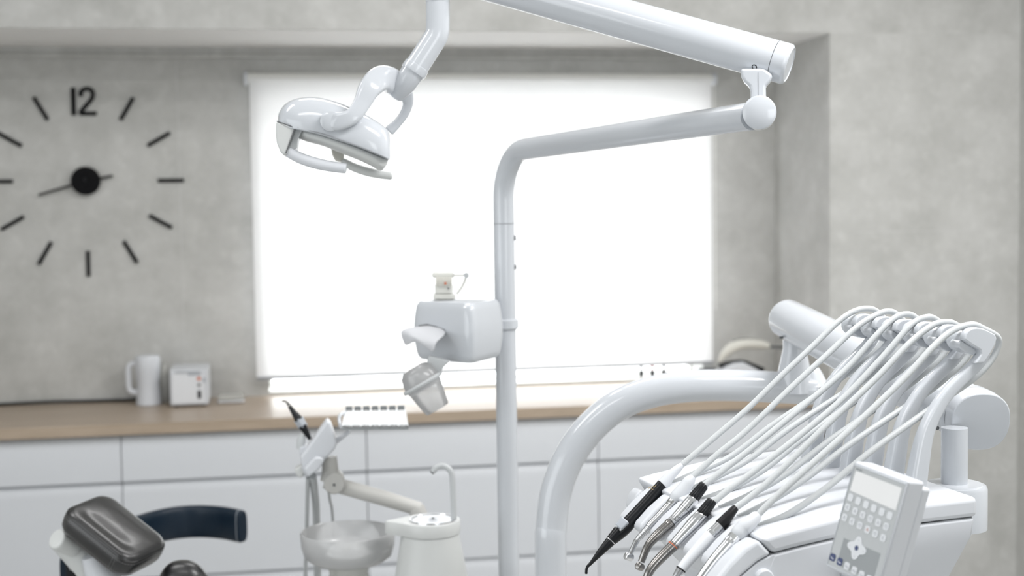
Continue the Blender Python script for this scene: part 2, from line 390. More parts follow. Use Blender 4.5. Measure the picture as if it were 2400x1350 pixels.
put('sticker', box(wk(450, 9)[0], wk(457, 9)[0], yb0-.0036, yb0-.003, wk(455, 897)[2], wk(455, 886)[2]), 'grey', t, smooth=0)
put('sticker', box(wk(415, 9)[0], wk(448, 9)[0], yb0-.0036, yb0-.003, wk(455, 880)[2], wk(455, 873)[2]), 'grey', t, smooth=0)
for x in (x0+.02, x1-.02):
    put('foot', cyl((x, yb0+.02, ZT), (x, yb0+.02, ZT+.006), .008, 12), 'blackr', t)
# little tray
c = np.array([PY(542, 938, 5.25)[0], 5.25, ZT])
t = thing('small_dish', 'small steel dish with a clear lid lying on the worktop near window', 'dish', c)
put('dish', join(box(c[0]-.048, c[0]+.048, c[1]-.05, c[1]+.05, ZT, ZT+.014)), 'steel', t, bevel=.005)
put('lid', box(c[0]-.044, c[0]+.044, c[1]-.046, c[1]+.046, ZT+.0145, ZT+.03), 'clear', t, bevel=.004)
# cable along the wall
cb = [(-1.6, 5.385, ZT+.006), (-1.2, 5.385, ZT+.006), (-.97, 5.385, ZT+.006), (-.8, 5.375, ZT+.010), (-.66, 5.38, ZT+.007), (-.53, 5.378, ZT+.006), (-.46, 5.38, ZT+.009), (-.36, 5.378, ZT+.007), (-.3, 5.376, ZT+.006)]
put('power_cable', tube(cb, .0055, 10, sm=6), 'black', label='thin black power cable lying along the wall joint behind the jug', cat='cable')
# small bottles on the sill
for (px, m, lab) in ((1503, 'black', 'tiny dark bottle on window sill, first of three from the lamp post'), (1529, 'red', 'tiny bottle with a red cap on the window sill'), (1556, 'black', 'tiny dark bottle on window sill, nearest to the pale handset')):
    c = np.array([PY(px, 880, 5.44)[0], 5.44, WZ0+.004])
    t = thing('small_bottle', lab, 'bottle', c, 'tiny bottles on the window sill')
    put('bottle_body', lathe(c, Z, [(0, 0), (0, .011), (.022, .011), (.027, .006), (.03, .006), (.03, 0)], 16), 'black', t)
    put('cap', lathe(c+np.array([0, 0, .03]), Z, [(0, .007), (.014, .007), (.015, 0)], 14), m, t)
c = np.array([PY(1656, 872, 5.36)[0], 5.36, ZT])
t = thing('pale_box', 'low white box with dark lid below blind corner by the handset', 'box', c)
put('case', box(c[0]-.045, c[0]+.045, c[1]-.04, c[1]+.02, ZT, ZT+.045), 'white2', t, bevel=.004)
put('lid', box(c[0]-.034, c[0]+.034, c[1]-.03, c[1]+.012, ZT+.045, ZT+.052), 'gap', t, bevel=.002)
# handset on a base (a pale curved handle with a dark tube)
yh = 5.12
def H_(x, y, Y=yh): return PY(x, y, Y)
t = thing('curing_lamp', 'pale curved handset with dark tube resting in a white cradle by the pier', 'lamp', (H_(1745, 870)[0], yh, ZT))
hp = [(1688, 845), (1700, 828), (1722, 812), (1750, 806), (1780, 807), (1800, 811)]
put('handset', tube([H_(*q) for q in hp], [.008, .016, .021, .020, .017, .012], 20, sm=6, cap=.006), 'beige', t)
put('tube', tube([H_(1798, 812), H_(1830, 814), H_(1870, 815)], .0055, 12), 'gap', t)
put('trim_strip', tube([H_(1718, 799), H_(1748, 794), H_(1780, 798), H_(1806, 808)], .003, 8, sm=5), 'gap', t)
put('cradle', tube([H_(1684, 858), H_(1712, 851), H_(1740, 848), H_(1765, 856), H_(1788, 868)], [.010, .010, .008, .007, .012], 14, sm=6), 'black', t)
pts = [(1690, 905), (1690, 872), (1705, 860), (1725, 852), (1745, 850), (1765, 860), (1790, 874), (1800, 905)]
pp = [H_(x, y, yh-.04) for x, y in pts]; pp[0][2] = ZT; pp[-1][2] = ZT
put('base', prism(pp, (0, .08, 0)), 'white2', t, bevel=.01)
# light switch on the right wall
t = thing('light_switch', 'small white light switch on the dim side wall', 'switch', (XR-.004, 4.72, 1.25))
zz = PY(2396, 790, 4.7)[2]
put('switch_plate', box(XR-.01, XR, 4.66, 4.742, zz-.04, zz+.04), 'trim', t, bevel=.003)
put('rocker', box(XR-.013, XR-.01, 4.675, 4.727, zz-.027, zz+.027), 'white2', t, bevel=.002)

# ================================================================== LAMP POST, BOOM, LAMP
DPo = 2.95; RP = .0218
base = P(1192, 1300, DPo); px_, py_ = base[0], base[1]
def PP(x, y):  # on the post's vertical axis at a picture height
    r = ray(x, y); return np.array([px_, py_, 1.65+r[2]*(py_/r[1])])
t = thing('lamp_post', 'tall grey white tubular post bending over into an upper arm, standing beside worktop', 'post', (px_, py_, 0))
pend = P(1762, 272, 2.15)
elb = P(1188, 385, 2.95)
q0 = P(1236, 349, 2.90); q1 = P(1330, 335, 2.79)
top = PP(1184, 480)
put('post_tube', tube([(px_, py_, 0), PP(1190, 900), PP(1187, 600), PP(1185, 525)], RP, 40), 'white', t)
apx = PP(1187, 357); da = unit(pend-apx); ft = .098; ang = math.acos(float(da @ Z)); rf = ft/math.tan((PI-ang)/2) if False else ft/math.tan(ang/2)
c_f = apx-Z*ft+unit(da-Z*(da @ Z))*rf; arc = []
hx_ = unit(da-Z*(da @ Z))
for k_ in range(13):
    a = ang*k_/12; arc.append(c_f-hx_*rf*math.cos(a)+Z*rf*math.sin(a))
path = [PP(1185, 523)]+arc+[apx+da*.3, apx+da*.6, pend]
put('upper_arm', tube(path, RP, 48), 'white', t, smooth=50)
put('seam_ring', lathe(PP(1185, 524), Z, [(-.001, RP-.002), (-.001, RP+.0004), (.001, RP+.0004), (.001, RP-.002)]), 'ltgap', t)
for y in (558, 626):
    a = PP(1187, y); put('screw', lathe(a+np.array([RP-.001, -.004, 0]), (1, -.15, 0), [(0, .006), (.0035, .005), (.004, 0)], 16), 'gap', t)
put('clamp_ring', lathe(PP(1190, 759), Z, [(-.011, RP), (-.011, RP+.002), (-.008, RP+.0055), (.008, RP+.0055), (.011, RP+.002), (.011, RP)]), 'white', t)
put('floor_flange', lathe((px_, py_, 0), Z, [(0, 0), (0, .09), (.02, .09), (.03, .04), (.05, RP)]), 'white', t)
# knuckle
kc = P(1780, 265, 2.12)
vd = unit(ray(1780, 265)); kd = unit(kc*0+np.array([vd[0], vd[1], 0]))
rk = 39.5*2.1/F
put('knuckle', lathe(kc-kd*.022, kd, [(0, 0), (.0, rk-.003), (.002, rk), (.010, rk), (.0105, rk-.001), (.0115, rk-.001), (.012, rk-.0003), (.05, rk-.0003), (.052, rk-.004), (.052, 0)]), 'white', t)

# boom
br, bl_ = P(1836, 148, 2.17), P(985, -87, 2.36)
bd = unit(bl_-br); RB = .0318
t = thing('lamp_boom', 'thick glossy white spring boom carrying the lamp, slanting above the window', 'boom arm', (br+bl_)/2)
b0 = br-bd*.0; n_ = np.linalg.norm(bl_-br)
put('boom_tube', tube([br+bd*.015, br+bd*n_], RB, 56, cap=0), 'white', t)
cap_ax = -bd
put('end_cap', lathe(br+bd*.0144, cap_ax, [(0, RB-.001), (.0004, RB), (.018, RB), (.022, RB-.0012), (.0245, RB-.0045), (.0245, RB-.006), (.0235, RB-.0065), (.0235, 0)], 56), 'white', t)
# little socket screw on the camera side of the boom
def on_cyl(x, y, a0, ax, R_):
    r = ray(x, y); o = CAM-a0; rp = r-ax*(r @ ax); op = o-ax*(o @ ax)
    A_ = rp @ rp; B_ = 2*rp @ op; C_ = op @ op-R_*R_; D_ = B_*B_-4*A_*C_
    tt = (-B_-math.sqrt(max(D_, 0)))/(2*A_); p = CAM+tt*r; nn = unit(op+tt*rp); return p, nn
sp, sn = on_cyl(1768, 157, br, bd, RB)
put('socket_screw', lathe(sp-sn*.002, sn, [(0, .0042), (.0025, .0042), (.0027, .003), (.0015, .0028), (.0015, 0)], 20), 'black', t)
# bracket below the boom
dK = 2.165
prb = [(1735, 160), (1737, 178), (1744, 192), (1757, 203), (1759, 215), (1759, 240), (1796, 240), (1795, 206), (1797, 200), (1806, 191), (1812, 176), (1790, 160)]
nb = np.array([kd[0], kd[1], 0])
kk = []
for x, y in prb:
    r = ray(x, y); tt = ((P(1777, 200, 2.165)-nb*.02-CAM) @ nb)/(r @ nb); kk.append(CAM+tt*r)
put('bracket', prism(kk, nb*.034), 'white', t, bevel=.005, seg=4)
a_, b_ = kk[0]*0, 0
r1_ = [CAM+ray(x, y)*(((P(1777, 200, 2.165)-nb*.0204-CAM) @ nb)/(ray(x, y) @ nb)) for x, y in ((1776.4, 170), (1777.4, 170), (1778, 236), (1777, 236))]
put('bracket_seam', prism(r1_, nb*.003), 'ltgap', t, smooth=0)

# lamp head
DL = 2.33
t = thing('operating_lamp', 'white dental operating lamp with two curved grips hanging before the blind', 'lamp', P(790, 330, DL))
vL = unit(ray(800, 300)); kL = unit(np.array([vL[0], vL[1], 0]))
rL = np.cross(kL, Z)
def S_(px): return px*DL/F
stem = [P(1026, -60, DL), P(1026, 5, DL), P(1027, 60, DL)]
put('stem', tube([P(1025, -80, DL), P(1026, 0, DL), P(1026, 62, DL), P(1023, 82, DL), P(1014, 98, DL), P(974, 160, DL)], [S_(28)]*6, 40, sm=6), 'white', t)
put('stem_collar', tube([P(1025, -40, DL), P(1025.5, 2, DL), P(1025.5, 6, DL)], [S_(22), S_(22), S_(29)], 40), 'white', t)
sd = unit(P(974, 160, DL)-P(1014, 98, DL))
put('swivel_ring', lathe(P(974, 160, DL), -sd, [(-.008, S_(26)), (-.008, S_(30)), (-.004, S_(31)), (.005, S_(30)), (.006, S_(27))], 48), 'white', t)
put('swivel_seam', lathe(P(971, 165, DL)+sd*.003, sd, [(0, S_(25)), (0, S_(29.4)), (.0008, S_(29.4)), (.0008, S_(25))], 48), 'ltgap', t)
put('swivel', tube([P(970, 166, DL), P(950, 194, DL+.005), P(928, 218, DL+.015)], [S_(28), S_(27.5), S_(24)], 40, cap=.004), 'white', t)
# yoke
yk = [(775, 283, 23, -.062), (797, 284, 20.5, -.066), (826, 272, 18.5, -.066), (848, 243, 20, -.058), (866, 208, 26, -.045), (892, 186, 31, -.02), (922, 193, 30, .012), (945, 212, 20, .035), (956, 238, 13, .05), (948, 266, 11, .056), (930, 290, 11, .058), (914, 305, 13, .058)]
yp, yr, yf = [], [], []
for x, y, h_, dd in yk:
    yp.append(P(x, y, DL+dd)); yr.append(S_(h_)); yf.append(.0085/S_(h_)*(1 if h_ < 25 else 1.7))
put('yoke', tube(yp, yr, 28, sm=7, ref=kL, flat=yf, ex=3.4, cap=.003), 'white', t)
put('yoke_pivot', lathe(P(775, 284, DL-.062), kL, [(-.0095, 0), (-.0095, S_(20)), (-.0075, S_(23.5)), (.006, S_(24.5)), (.02, S_(20))], 48), 'white', t)
# shell: silhouette stations across the lamp
stt = [(652, 272, 296, .006), (656, 262, 299, .03), (668, 246, 301, .045), (690, 234, 304, .055), (720, 229, 309, .06), (750, 230.5, 316, .062), (785, 239, 327, .063), (820, 252, 338, .062), (850, 266, 349, .06), (880, 283, 361, .055), (900, 297, 369, .046), (911, 310, 373, .034), (915.5, 326, 370, .012)]
def loft(stations, shape, n=28, z_in=0.):
    Vv, Ff = [], []
    for (x, yt, yb, hw) in stations:
        pt, pb = P(x, yt, DL), P(x, yb, DL); mid, upv = pb, pt-pb
        for k in range(n):
            a = 2*PI*k/n; cx_, sx_ = math.cos(a), math.sin(a)
            ux = math.copysign(abs(cx_)**shape, cx_); uy = math.copysign(abs(sx_)**shape, sx_)
            h_ = uy if uy > 0 else uy*z_in
            Vv.append(mid+upv*h_+kL*hw*ux)
    m = len(stations)
    for i in range(m-1):
        for k in range(n):
            k2 = (k+1) % n; Ff.append((i*n+k, i*n+k2, (i+1)*n+k2, (i+1)*n+k))
    Ff.append(tuple(range(n))); Ff.append(tuple(range(m*n-1, (m-1)*n-1, -1)))
    return Vv, Ff
def dens(st, per=4):
    return [tuple(a) for a in crom(st, per)]
put('lamp_shell', loft(dens(stt), .62, 36, .05), 'white', t, smooth=60)
# light slot rim under the shell (grey, glossy), near and far sides
low = [(704, 302, 316, .040), (720, 308, 322, .050), (760, 319, 333, .055), (800, 331, 347, .057), (840, 345, 362, .055), (870, 357, 375, .050), (892, 366, 385, .042), (905, 371, 382, .026), (910, 373, 376, .012)]
put('reflector_rim', loft([(a, b-4, c-4, d*.9) for a, b, c, d in dens(low)], .8, 28, 1.0), 'whitew', t, smooth=60)
put('rim_seam', tube([P(x, y, DL)-kL*w_ for x, y, w_ in ((700, 303, .0565), (760, 319, .0635), (810, 336, .0635), (850, 350, .0605), (885, 364, .054), (902, 371, .044))], .0008, 8, sm=5), 'ltgap', t)
# left end block
eb = [(651, 288), (649, 312), (652, 338), (660, 358), (670, 369), (676, 362), (684, 335), (694, 305), (672, 296)]
pe = [P(x, y, DL) for x, y in eb]
put('end_block', prism([p-kL*.052 for p in pe], kL*.10), 'whitew', t, bevel=.004)
put('end_seam', tube([P(694, 305, DL)-kL*.053, P(684, 334, DL)-kL*.053, P(673, 362, DL)-kL*.053], .0010, 8), 'gap', t)
put('end_seam', tube([P(652, 288, DL)-kL*.050, P(674, 296, DL)-kL*.053, P(692, 303, DL)-kL*.054], .0009, 8), 'gap', t)
put('grip_socket', prism([P(x, y, DL)-kL*.045 for x, y in ((694, 306), (713, 304), (700, 330), (698, 350), (676, 358))], kL*.085), 'memb', t, bevel=.002)
pe = [P(x, y, DL+.06) for x, y in ((774, 338), (778, 362), (786, 377), (800, 380), (806, 372), (808, 350))]
put('end_block', prism(pe, kL*.03), 'beige', t, bevel=.003)
g1 = [(678, 357, 12.5), (705, 371, 13), (740, 382.5, 13), (775, 390, 12.5), (809, 394.5, 12)]
put('grip', tube([P(x, y, DL-.04) for x, y, _ in g1], [S_(r_) for _, _, r_ in g1], 30, sm=6, cap=.002), 'white2', t)
g2 = [(806, 379, 9), (830, 392, 10.5), (860, 402, 11), (890, 408.5, 10.5), (915, 412, 9.5)]
put('grip', tube([P(x, y, DL+.055) for x, y, _ in g2], [S_(r_) for _, _, r_ in g2], 30, sm=6, cap=.004), 'whitew', t)

# ================================================================== TISSUE BOX ON THE POST
t = thing('towel_dispenser', 'bulging glossy white paper towel dispenser clamped to the lamp post', 'dispenser', P(1080, 850, 2.8))
c0 = P(1106, 780, 2.73); c1_ = P(966, 780, 2.84); c3 = P(1183, 780, 2.865); zt_, zb_ = P(1106, 712, 2.74)[2], P(1110, 853, 2.74)[2]
zm = (zt_+zb_)/2
c0, c1_, c3 = [np.array([q[0], q[1], 0]) for q in (c0, c1_, c3)]; c2_ = c1_+c3-c0
cen = (c1_+c3)/2
Vv, Ff = [], []; nl, ns = 17, 48
for i in range(nl):
    u_ = i/(nl-1)*2-1
    if abs(u_) > .88: k_ = 1.03-.10*(u_*u_)-((abs(u_)-.88)/.12)**2*.05
    else: k_ = 1.03-.10*u_*u_
    ring = []
    for j in range(ns):
        a = 2*PI*j/ns; e_ = .22
        x_, y_ = math.copysign(abs(math.cos(a))**e_, math.cos(a)), math.copysign(abs(math.sin(a))**e_, math.sin(a))
        p = cen+(c1_-c0)/2*x_+(c3-c0)/2*y_
        Vv.append(cen+(p-cen)*k_+Z*(zm+(zt_-zm)*u_))
for i in range(nl-1):
    for j in range(ns):
        j2 = (j+1) % ns; Ff.append((i*ns+j, i*ns+j2, (i+1)*ns+j2, (i+1)*ns+j))
Ff.append(tuple(range(ns))); Ff.append(tuple(range(nl*ns-1, (nl-1)*ns-1, -1)))
put('housing', (Vv, Ff), 'white', t, smooth=50)
lface = unit(np.cross(c1_-c0, Z)); lface = lface if lface @ (cen-c0) < 0 else -lface
e1 = unit(c1_-c0)
def onf(x, y, o_=0.):  # a point on the dispenser's left face
    r = ray(x, y); q = c0+lface*o_; q = np.array([q[0], q[1], 0]); tt = ((q-CAM) @ lface)/(r @ lface); return CAM+tt*r
slot = [onf(x, y, -.003) for x, y in ((986, 762), (1005, 759), (1025, 764), (1047, 772), (1049, 782), (1020, 780), (990, 774))]
put('slot', prism(slot, -lface*-.006), 'gap', t, smooth=0)
# paper towel
t2v = []
rows = [[(990, 764), (1005, 762), (1020, 765), (1035, 769), (1047, 777)], [(965, 767), (985, 768), (1005, 773), (1022, 780), (1040, 788)], [(936, 773), (955, 773), (975, 787), (998, 795), (1022, 799)], [(942, 792), (957, 788), (974, 791), (990, 805), (1018, 815)], [(949, 812), (960, 806), (972, 800), (988, 806), (1016, 830)]]
offs = [-.002, .03, .055, .062, .06]
gr = [[onf(x, y, o_+(.006 if j % 2 else 0)) for j, (x, y) in enumerate(r_)] for r_, o_ in zip(rows, offs)]
Vv = [p for r_ in gr for p in r_]; Ff = [(i*5+j, i*5+j+1, (i+1)*5+j+1, (i+1)*5+j) for i in range(4) for j in range(4)]
o = put('paper_towel', (Vv, Ff), 'tissue', None, label='folded white paper towel hanging out of the dispenser slot', cat='paper towel', smooth=60)
sd_ = o.modifiers.new('s', 'SUBSURF'); sd_.levels = 3; sd_.render_levels = 3
so = o.modifiers.new('t', 'SOLIDIFY'); so.thickness = .0012
# cup ring and cup
t = thing('cup_holder', 'grey plastic ring holder for cups below the towel dispenser', 'holder', P(1020, 850, 2.76))
DC = 2.74
ax = unit(P(1018, 952, DC)-P(968, 866, DC)); sC = DC/F
kC = unit(np.array([*ray(1000, 900)[:2], 0]))
rc = P(991, 899, DC)
put('ring', lathe(rc, ax, [(-.004, .0375), (-.004, .041), (.0, .0435), (.004, .041), (.004, .0375), (-.004, .0375)], 48), 'hose', t)
put('bracket', prism([P(x, y, DC+.0) for x, y in ((1006, 834), (1056, 846), (1040, 860), (1030, 880), (1012, 892), (1004, 868), (1001, 846))], kC*.02), 'hose', t, bevel=.004)
t = thing('plastic_cup', 'translucent white cup tilted in the ring holder', 'cup', P(1018, 955, DC))
# axis tilted a little towards the camera so that the mouth shows
put('cup_body', lathe(rc, ax, [(-.001, .0355), (.028, .031), (.055, .0255), (.058, .0235), (.058, 0)], 40), 'cup', t)
put('cup_stack', lathe(rc, ax, [(-.036, 0), (-.036, .018), (-.033, .027), (-.026, .033), (-.012, .0365), (0, .0372), (.012, .034)], 40), 'cup2', t)
# jaw model
DJ = 2.84
t = thing('jaw_model', 'small clear acrylic jaw model with pale teeth standing on the dispenser', 'model', P(1045, 702, DJ))
def Q(x, y, d=DJ): return P(x, y, d)
zb = zt_
def jb(x0, y0, x1, y1, dep_, d0=DJ):
    return prism([Q(x0, y0, d0), Q(x1, y0, d0), Q(x1, y1, d0), Q(x0, y1, d0)], kC*dep_)
put('base_plate', jb(1015, 690, 1068, 702, .05), 'clear', t, bevel=.003)
put('lower_jaw', jb(1019, 664, 1062, 691, .04), 'clear', t, bevel=.006)
put('upper_jaw', jb(1012, 639, 1066, 652, .05), 'clear', t, bevel=.005)
for k in range(7):
    x = 1021+k*5.6; c = Q(x+2.5, 661, DJ-.004)
    put('tooth', tube([Q(x+2.5, 650, DJ-.004), Q(x+2.5, 660, DJ-.005), Q(x+2.5, 670, DJ-.004)], [.0022, .0026, .0017], 10, sm=3, cap=.0008), 'beige', t)
put('filling', lathe(Q(1044, 664, DJ-.008), -kC, [(0, .0025), (.001, .0025), (.0012, 0)], 12), 'orange', t)
put('implant', lathe(Q(1051, 676, DJ-.003), -kC, [(0, .0022), (.003, .0022), (.0032, 0)], 12), 'gap', t)
put('hinge', join(tube([Q(1062, 645), Q(1080, 645), Q(1092, 645)], .0024, 10), tube([Q(1093, 646), Q(1088, 662), Q(1079, 678), Q(1070, 690)], .0032, 10, sm=3)), 'clear', t)
put('hinge_knob', lathe(Q(1093, 645, DJ-.005), -kC, [(-.008, 0), (-.008, .0055), (.006, .0055), (.007, 0)], 18), 'memb', t)

# ================================================================== CUSPIDOR UNIT
DW = 2.86
cw = P(1008, 1218, DW)
zl = cw[2]
t = thing('cuspidor_column', 'tapering white cuspidor column with round strainer, beak and curved spout', 'dental unit', (cw[0], cw[1], 0))
sW = DW/F
k3 = unit(np.array([*ray(1008, 1218)[:2], 0])); r3 = np.cross(k3, Z)
def ring_(z, rx, ry, n=48, dx=0.):
    return [np.array([cw[0], cw[1], z])+r3*(dx+rx*math.cos(2*PI*j/n))+k3*ry*math.sin(2*PI*j/n) for j in range(n)]
def rings(rs):
    n = len(rs[0]); Vv = [p for r_ in rs for p in r_]; Ff = [(i*n+j, i*n+(j+1) % n, (i+1)*n+(j+1) % n, (i+1)*n+j) for i in range(len(rs)-1) for j in range(n)]
    return Vv, Ff+[tuple(range(n)), tuple(range(len(rs)*n-1, (len(rs)-1)*n-1, -1))]
R0 = 70*sW
put('column_body', rings([ring_(.05, .14, .13), ring_(.45, .115, .11), ring_(zl-.12, R0+.014, R0+.008), ring_(zl-.04, R0, R0), ring_(zl-.027, R0-.0008, R0-.001)]), 'whitew', t)
# lid with a pouring beak
n = 64; lid = []
for j in range(n):
    a = 2*PI*j/n; c_, s_ = math.cos(a), math.sin(a); rx = R0+.001
    bk = math.exp(-((a-PI)/.42)**2)*.030
    lid.append((c_*(rx+bk), s_*rx*(1-.25*math.exp(-((a-PI)/.5)**2))))
def lring(z, k): return [np.array([cw[0], cw[1], z])+r3*x*k+k3*y*k for x, y in lid]
put('lid', rings([lring(zl-.026, .99), lring(zl-.024, 1), lring(zl-.003, 1), lring(zl, .97)]), 'whitew', t, smooth=50)
sc_ = np.array([cw[0], cw[1], zl])+r3*.006-k3*.002
put('strainer_ring', lathe(sc_, Z, [(-.002, .040), (.003, .044), (.003, .047), (-.001, .0475)], 48), 'steel', t)
put('strainer', lathe(sc_, Z, [(-.002, .0425), (.0015, .041), (.0, .012), (.002, .005), (.003, 0)], 48), 'white', t)
put('strainer_pin', lathe(sc_+Z*.002, Z, [(0, .003), (.003, .002), (.003, 0)], 12), 'gap', t)
sp_ = [P(1064, 1222, DW), P(1063, 1180, DW), P(1061, 1130, DW), P(1058, 1108, DW), P(1048, 1096, DW), P(1036, 1092, DW), P(1023, 1096, DW), P(1014, 1106, DW)]
put('spout', tube(sp_, [.0062]*8, 20, sm=6), 'hose', t)
put('spout_tip', cyl(sp_[-1]*1., sp_[-1]+unit(sp_[-1]-sp_[-2])*.003, .0048, 16), 'gap', t)
# bowl
DBo = 2.97
bc = P(815, 1246, DBo)
t = thing('spittoon_bowl', 'round frosted glass rinsing bowl beside the white cuspidor column', 'bowl', (bc[0], bc[1], bc[2]-.09))
rb = 111*DBo/F
put('bowl_glass', lathe((bc[0], bc[1], bc[2]), Z, [(-.068, 0), (-.068, .05), (-.063, .075), (-.05, rb-.008), (-.03, rb-.002), (0, rb), (.002, rb-.002), (0, rb-.004), (-.028, rb-.007), (-.045, rb-.014), (-.057, .06), (-.06, 0)], 64), 'frost', t, smooth=60)
put('bowl_stem', lathe((bc[0], bc[1], bc[2]-.068), Z, [(0, .045), (-.02, .04), (-.05, .05), (-.09, .06), (-.5, .06)], 40), 'clear', t)
put('water_outlet', tube([(bc[0]+.05, bc[1], bc[2]-.04), (bc[0]+.02, bc[1], bc[2]-.03), (bc[0]-.01, bc[1]-.02, bc[2]-.035)], .006, 12, sm=4), 'clear', t)

# ================================================================== ASSISTANT ARM
DA = 3.02
t = thing('assistant_arm', 'grey white assistant arm with angled instrument holder above the glass bowl', 'arm', P(970, 1200, DA))
k4 = unit(np.array([*ray(780, 1100)[:2], 0]))
def A_(x, y, d=0.): return P(x, y, DA+d)
put('beam', tube([A_(762, 1128), A_(800, 1140), A_(900, 1168), A_(985, 1194)], [.0155, .0165, .0165, .015], 28), 'armgrey', t)
put('beam_foot', tube([A_(975, 1190), A_(985, 1215), A_(985, 1500)], [.018, .02, .03], 24), 'armgrey', t)
put('pivot', lathe(A_(783, 1128)-k4*.03, k4, [(0, 0), (0, .020), (.003, .0225), (.06, .0225), (.06, 0)]), 'armgrey', t)
put('pivot_screw', lathe(A_(783, 1130)-k4*.031, k4, [(0, 0), (0, .003), (.002, .003)], 12), 'gap', t)
put('wrist', tube([A_(772, 1128), A_(774, 1105), A_(772, 1070)], [.02, .018, .016], 24, sm=4), 'armgrey', t)
hd = [(703, 1072), (716, 1055), (767, 984), (776, 995), (790, 1038), (786, 1052), (762, 1078), (748, 1098), (716, 1118), (708, 1100)]
put('holder_body', prism([A_(x, y, -.03) for x, y in hd], k4*.05), 'white2', t, bevel=.006)
hd = [(712, 1100), (738, 1072), (755, 1072), (760, 1082), (748, 1100), (722, 1120)]
put('holder_cap', prism([A_(x, y, -.05) for x, y in hd], k4*.03), 'white2', t, bevel=.005)
put('holder_socket', prism([A_(x, y, -.01) for x, y in ((700, 1048), (716, 1044), (728, 1052), (720, 1078), (704, 1076))], k4*.035), 'white2', t, bevel=.004)
put('holder_socket', prism([A_(x, y, -.02) for x, y in ((690, 1100), (708, 1090), (716, 1105), (706, 1122), (693, 1115))], k4*.035), 'whitew', t, bevel=.004)
put('hose', tube([A_(722, 1120), A_(720, 1190, .05), A_(717, 1300, .07), A_(714, 1420, .07)], .0045, 12, sm=4), 'memb', t)
put('hose', tube([A_(733, 1115), A_(740, 1180, .07), A_(743, 1260, .10), A_(745, 1420, .10)], .0085, 16, sm=4), 'memb', t)
put('hose', tube([A_(770, 1150, .05), A_(774, 1175, .09), A_(780, 1215, .12), A_(790, 1420, .12)], .0035, 10, sm=4), 'memb', t)
put('nozzle', tube([A_(704, 1052), A_(706, 1030), A_(708, 1018)], [.009, .009, .006], 18), 'hose', t)
# syringe in the assistant holder
t = thing('air_syringe', 'black tipped air water syringe standing up in the assistant holder', 'syringe', A_(722, 1040))
put('nozzle_tip', tube([A_(661, 941), A_(667, 940), A_(673, 944), A_(679, 952)], [.0022, .0025, .003, .0045], 12, sm=4), 'steeld', t)
put('tip_cone', tube([A_(675, 946), A_(688, 966), A_(701, 984)], [.0035, .006, .0095], 18), 'black', t)
put('button_block', tube([A_(699, 981), A_(712, 1003)], [.0125, .0115], 4, ref=k4, flat=.9), 'grey', t, bevel=.003)
put('grip', tube([A_(709, 998), A_(716, 1010), A_(727, 1030)], [.0095, .007, .004], 18), 'black', t)
# tray with scalloped edge
t = thing('instrument_rack', 'flat steel instrument rack with scalloped edges held out from assistant arm', 'rack', A_(850, 1010))
top_, bot = [], []
def rackp(u_, v_):  # u along, v across: 0 far edge, 1 near edge
    a0 = A_(808, 962, .12)*(1-u_)+A_(950, 960, .12)*u_; a1 = A_(801, 1003, -.04)*(1-u_)+A_(957, 1002, -.04)*u_
    return a0*(1-v_)+a1*v_
K = 7; ol = []
for i in range(K):
    for s_ in range(6):
        u_ = (i+s_/6)/K; ol.append((u_, -.00+.13*abs(math.sin(PI*s_/6))**.6))
ol.append((1, 0)); lo = []
for i in range(K):
    for s_ in range(6):
        u_ = (i+s_/6)/K; lo.append((u_, 1-.06*abs(math.sin(PI*s_/6))**.6))
lo.append((1, 1))
poly = [rackp(*q) for q in ol]+[rackp(*q) for q in lo[::-1]]
put('rack_plate', prism(poly, (0, 0, .0035)), 'chrome', t, smooth=0)
far = []
for i in range(K):
    a = (i+.06)/K; b = (i+.94)/K
    far.append(prism([rackp(a, -.02), rackp(b, -.02), rackp(b-.01, -.02)+Z*.009, rackp(a+.01, -.02)+Z*.009], -unit(rackp(.5, 1)-rackp(.5, 0))*-.004))
put('rear_lip', join(*far), 'membd', t, smooth=0)
put('front_lip', prism([rackp(0, 1), rackp(1, 1), rackp(1, 1)-Z*.004, rackp(0, 1)-Z*.004], unit(rackp(.5, 1)-rackp(.5, 0))*.002), 'membd', t, smooth=0)
put('side_arm', tube([rackp(.03, .1), A_(796, 975, .03), A_(798, 998, 0), rackp(.02, .95)], .004, 12, sm=4), 'white', t)
put('strut', tube([A_(785, 1036), A_(800, 1026), A_(820, 1010)], [.006, .005, .004], 12), 'white2', t)

# ================================================================== PATIENT CHAIR
DH = 2.70
def bframe(px, py, e1, e2, e3, d):
    r_ = unit(ray(px, py)); rt = RC[0]-r_*(RC[0] @ r_); rt = unit(rt); dn = np.cross(r_, rt)
    B_ = [unit(e[0]*rt+e[1]*dn+e[2]*r_) for e in (e1, e2, e3)]
    ln = [math.sqrt(sum(v*v for v in e))*d/F for e in (e1, e2, e3)]
    # orthonormal
    a = B_[0]; b = unit(B_[1]-a*(B_[1] @ a)); c = np.cross(a, b); c = c if c @ B_[2] > 0 else -c
    return a, b, c, ln
ha, hb, hc, hl = bframe(260, 1250, (98, -46, 117), (158, 124, -84), (-18, 45, 33), DH)
t = thing('headrest', 'black stitched leather headrest cushion of patient chair, tilted on a pale bracket', 'headrest', P(250, 1330, DH+.05))
HA = P(146, 1190, DH-.0)     # upper corner where the two edges start
W1, W2, TH = hl[0]*1.0, hl[1]*1.0, .052
n1, n2 = 22, 30
Vv = []; Ff = []
def rr(u_, v_):   # rounded rectangle map from square
    return u_, v_
def top_h(u_, v_):
    d_ = -.0045*math.sin(PI*min(1, max(0, (u_-.05)/.9)))*1.0     # gentle hollow along the cushion
    return d_
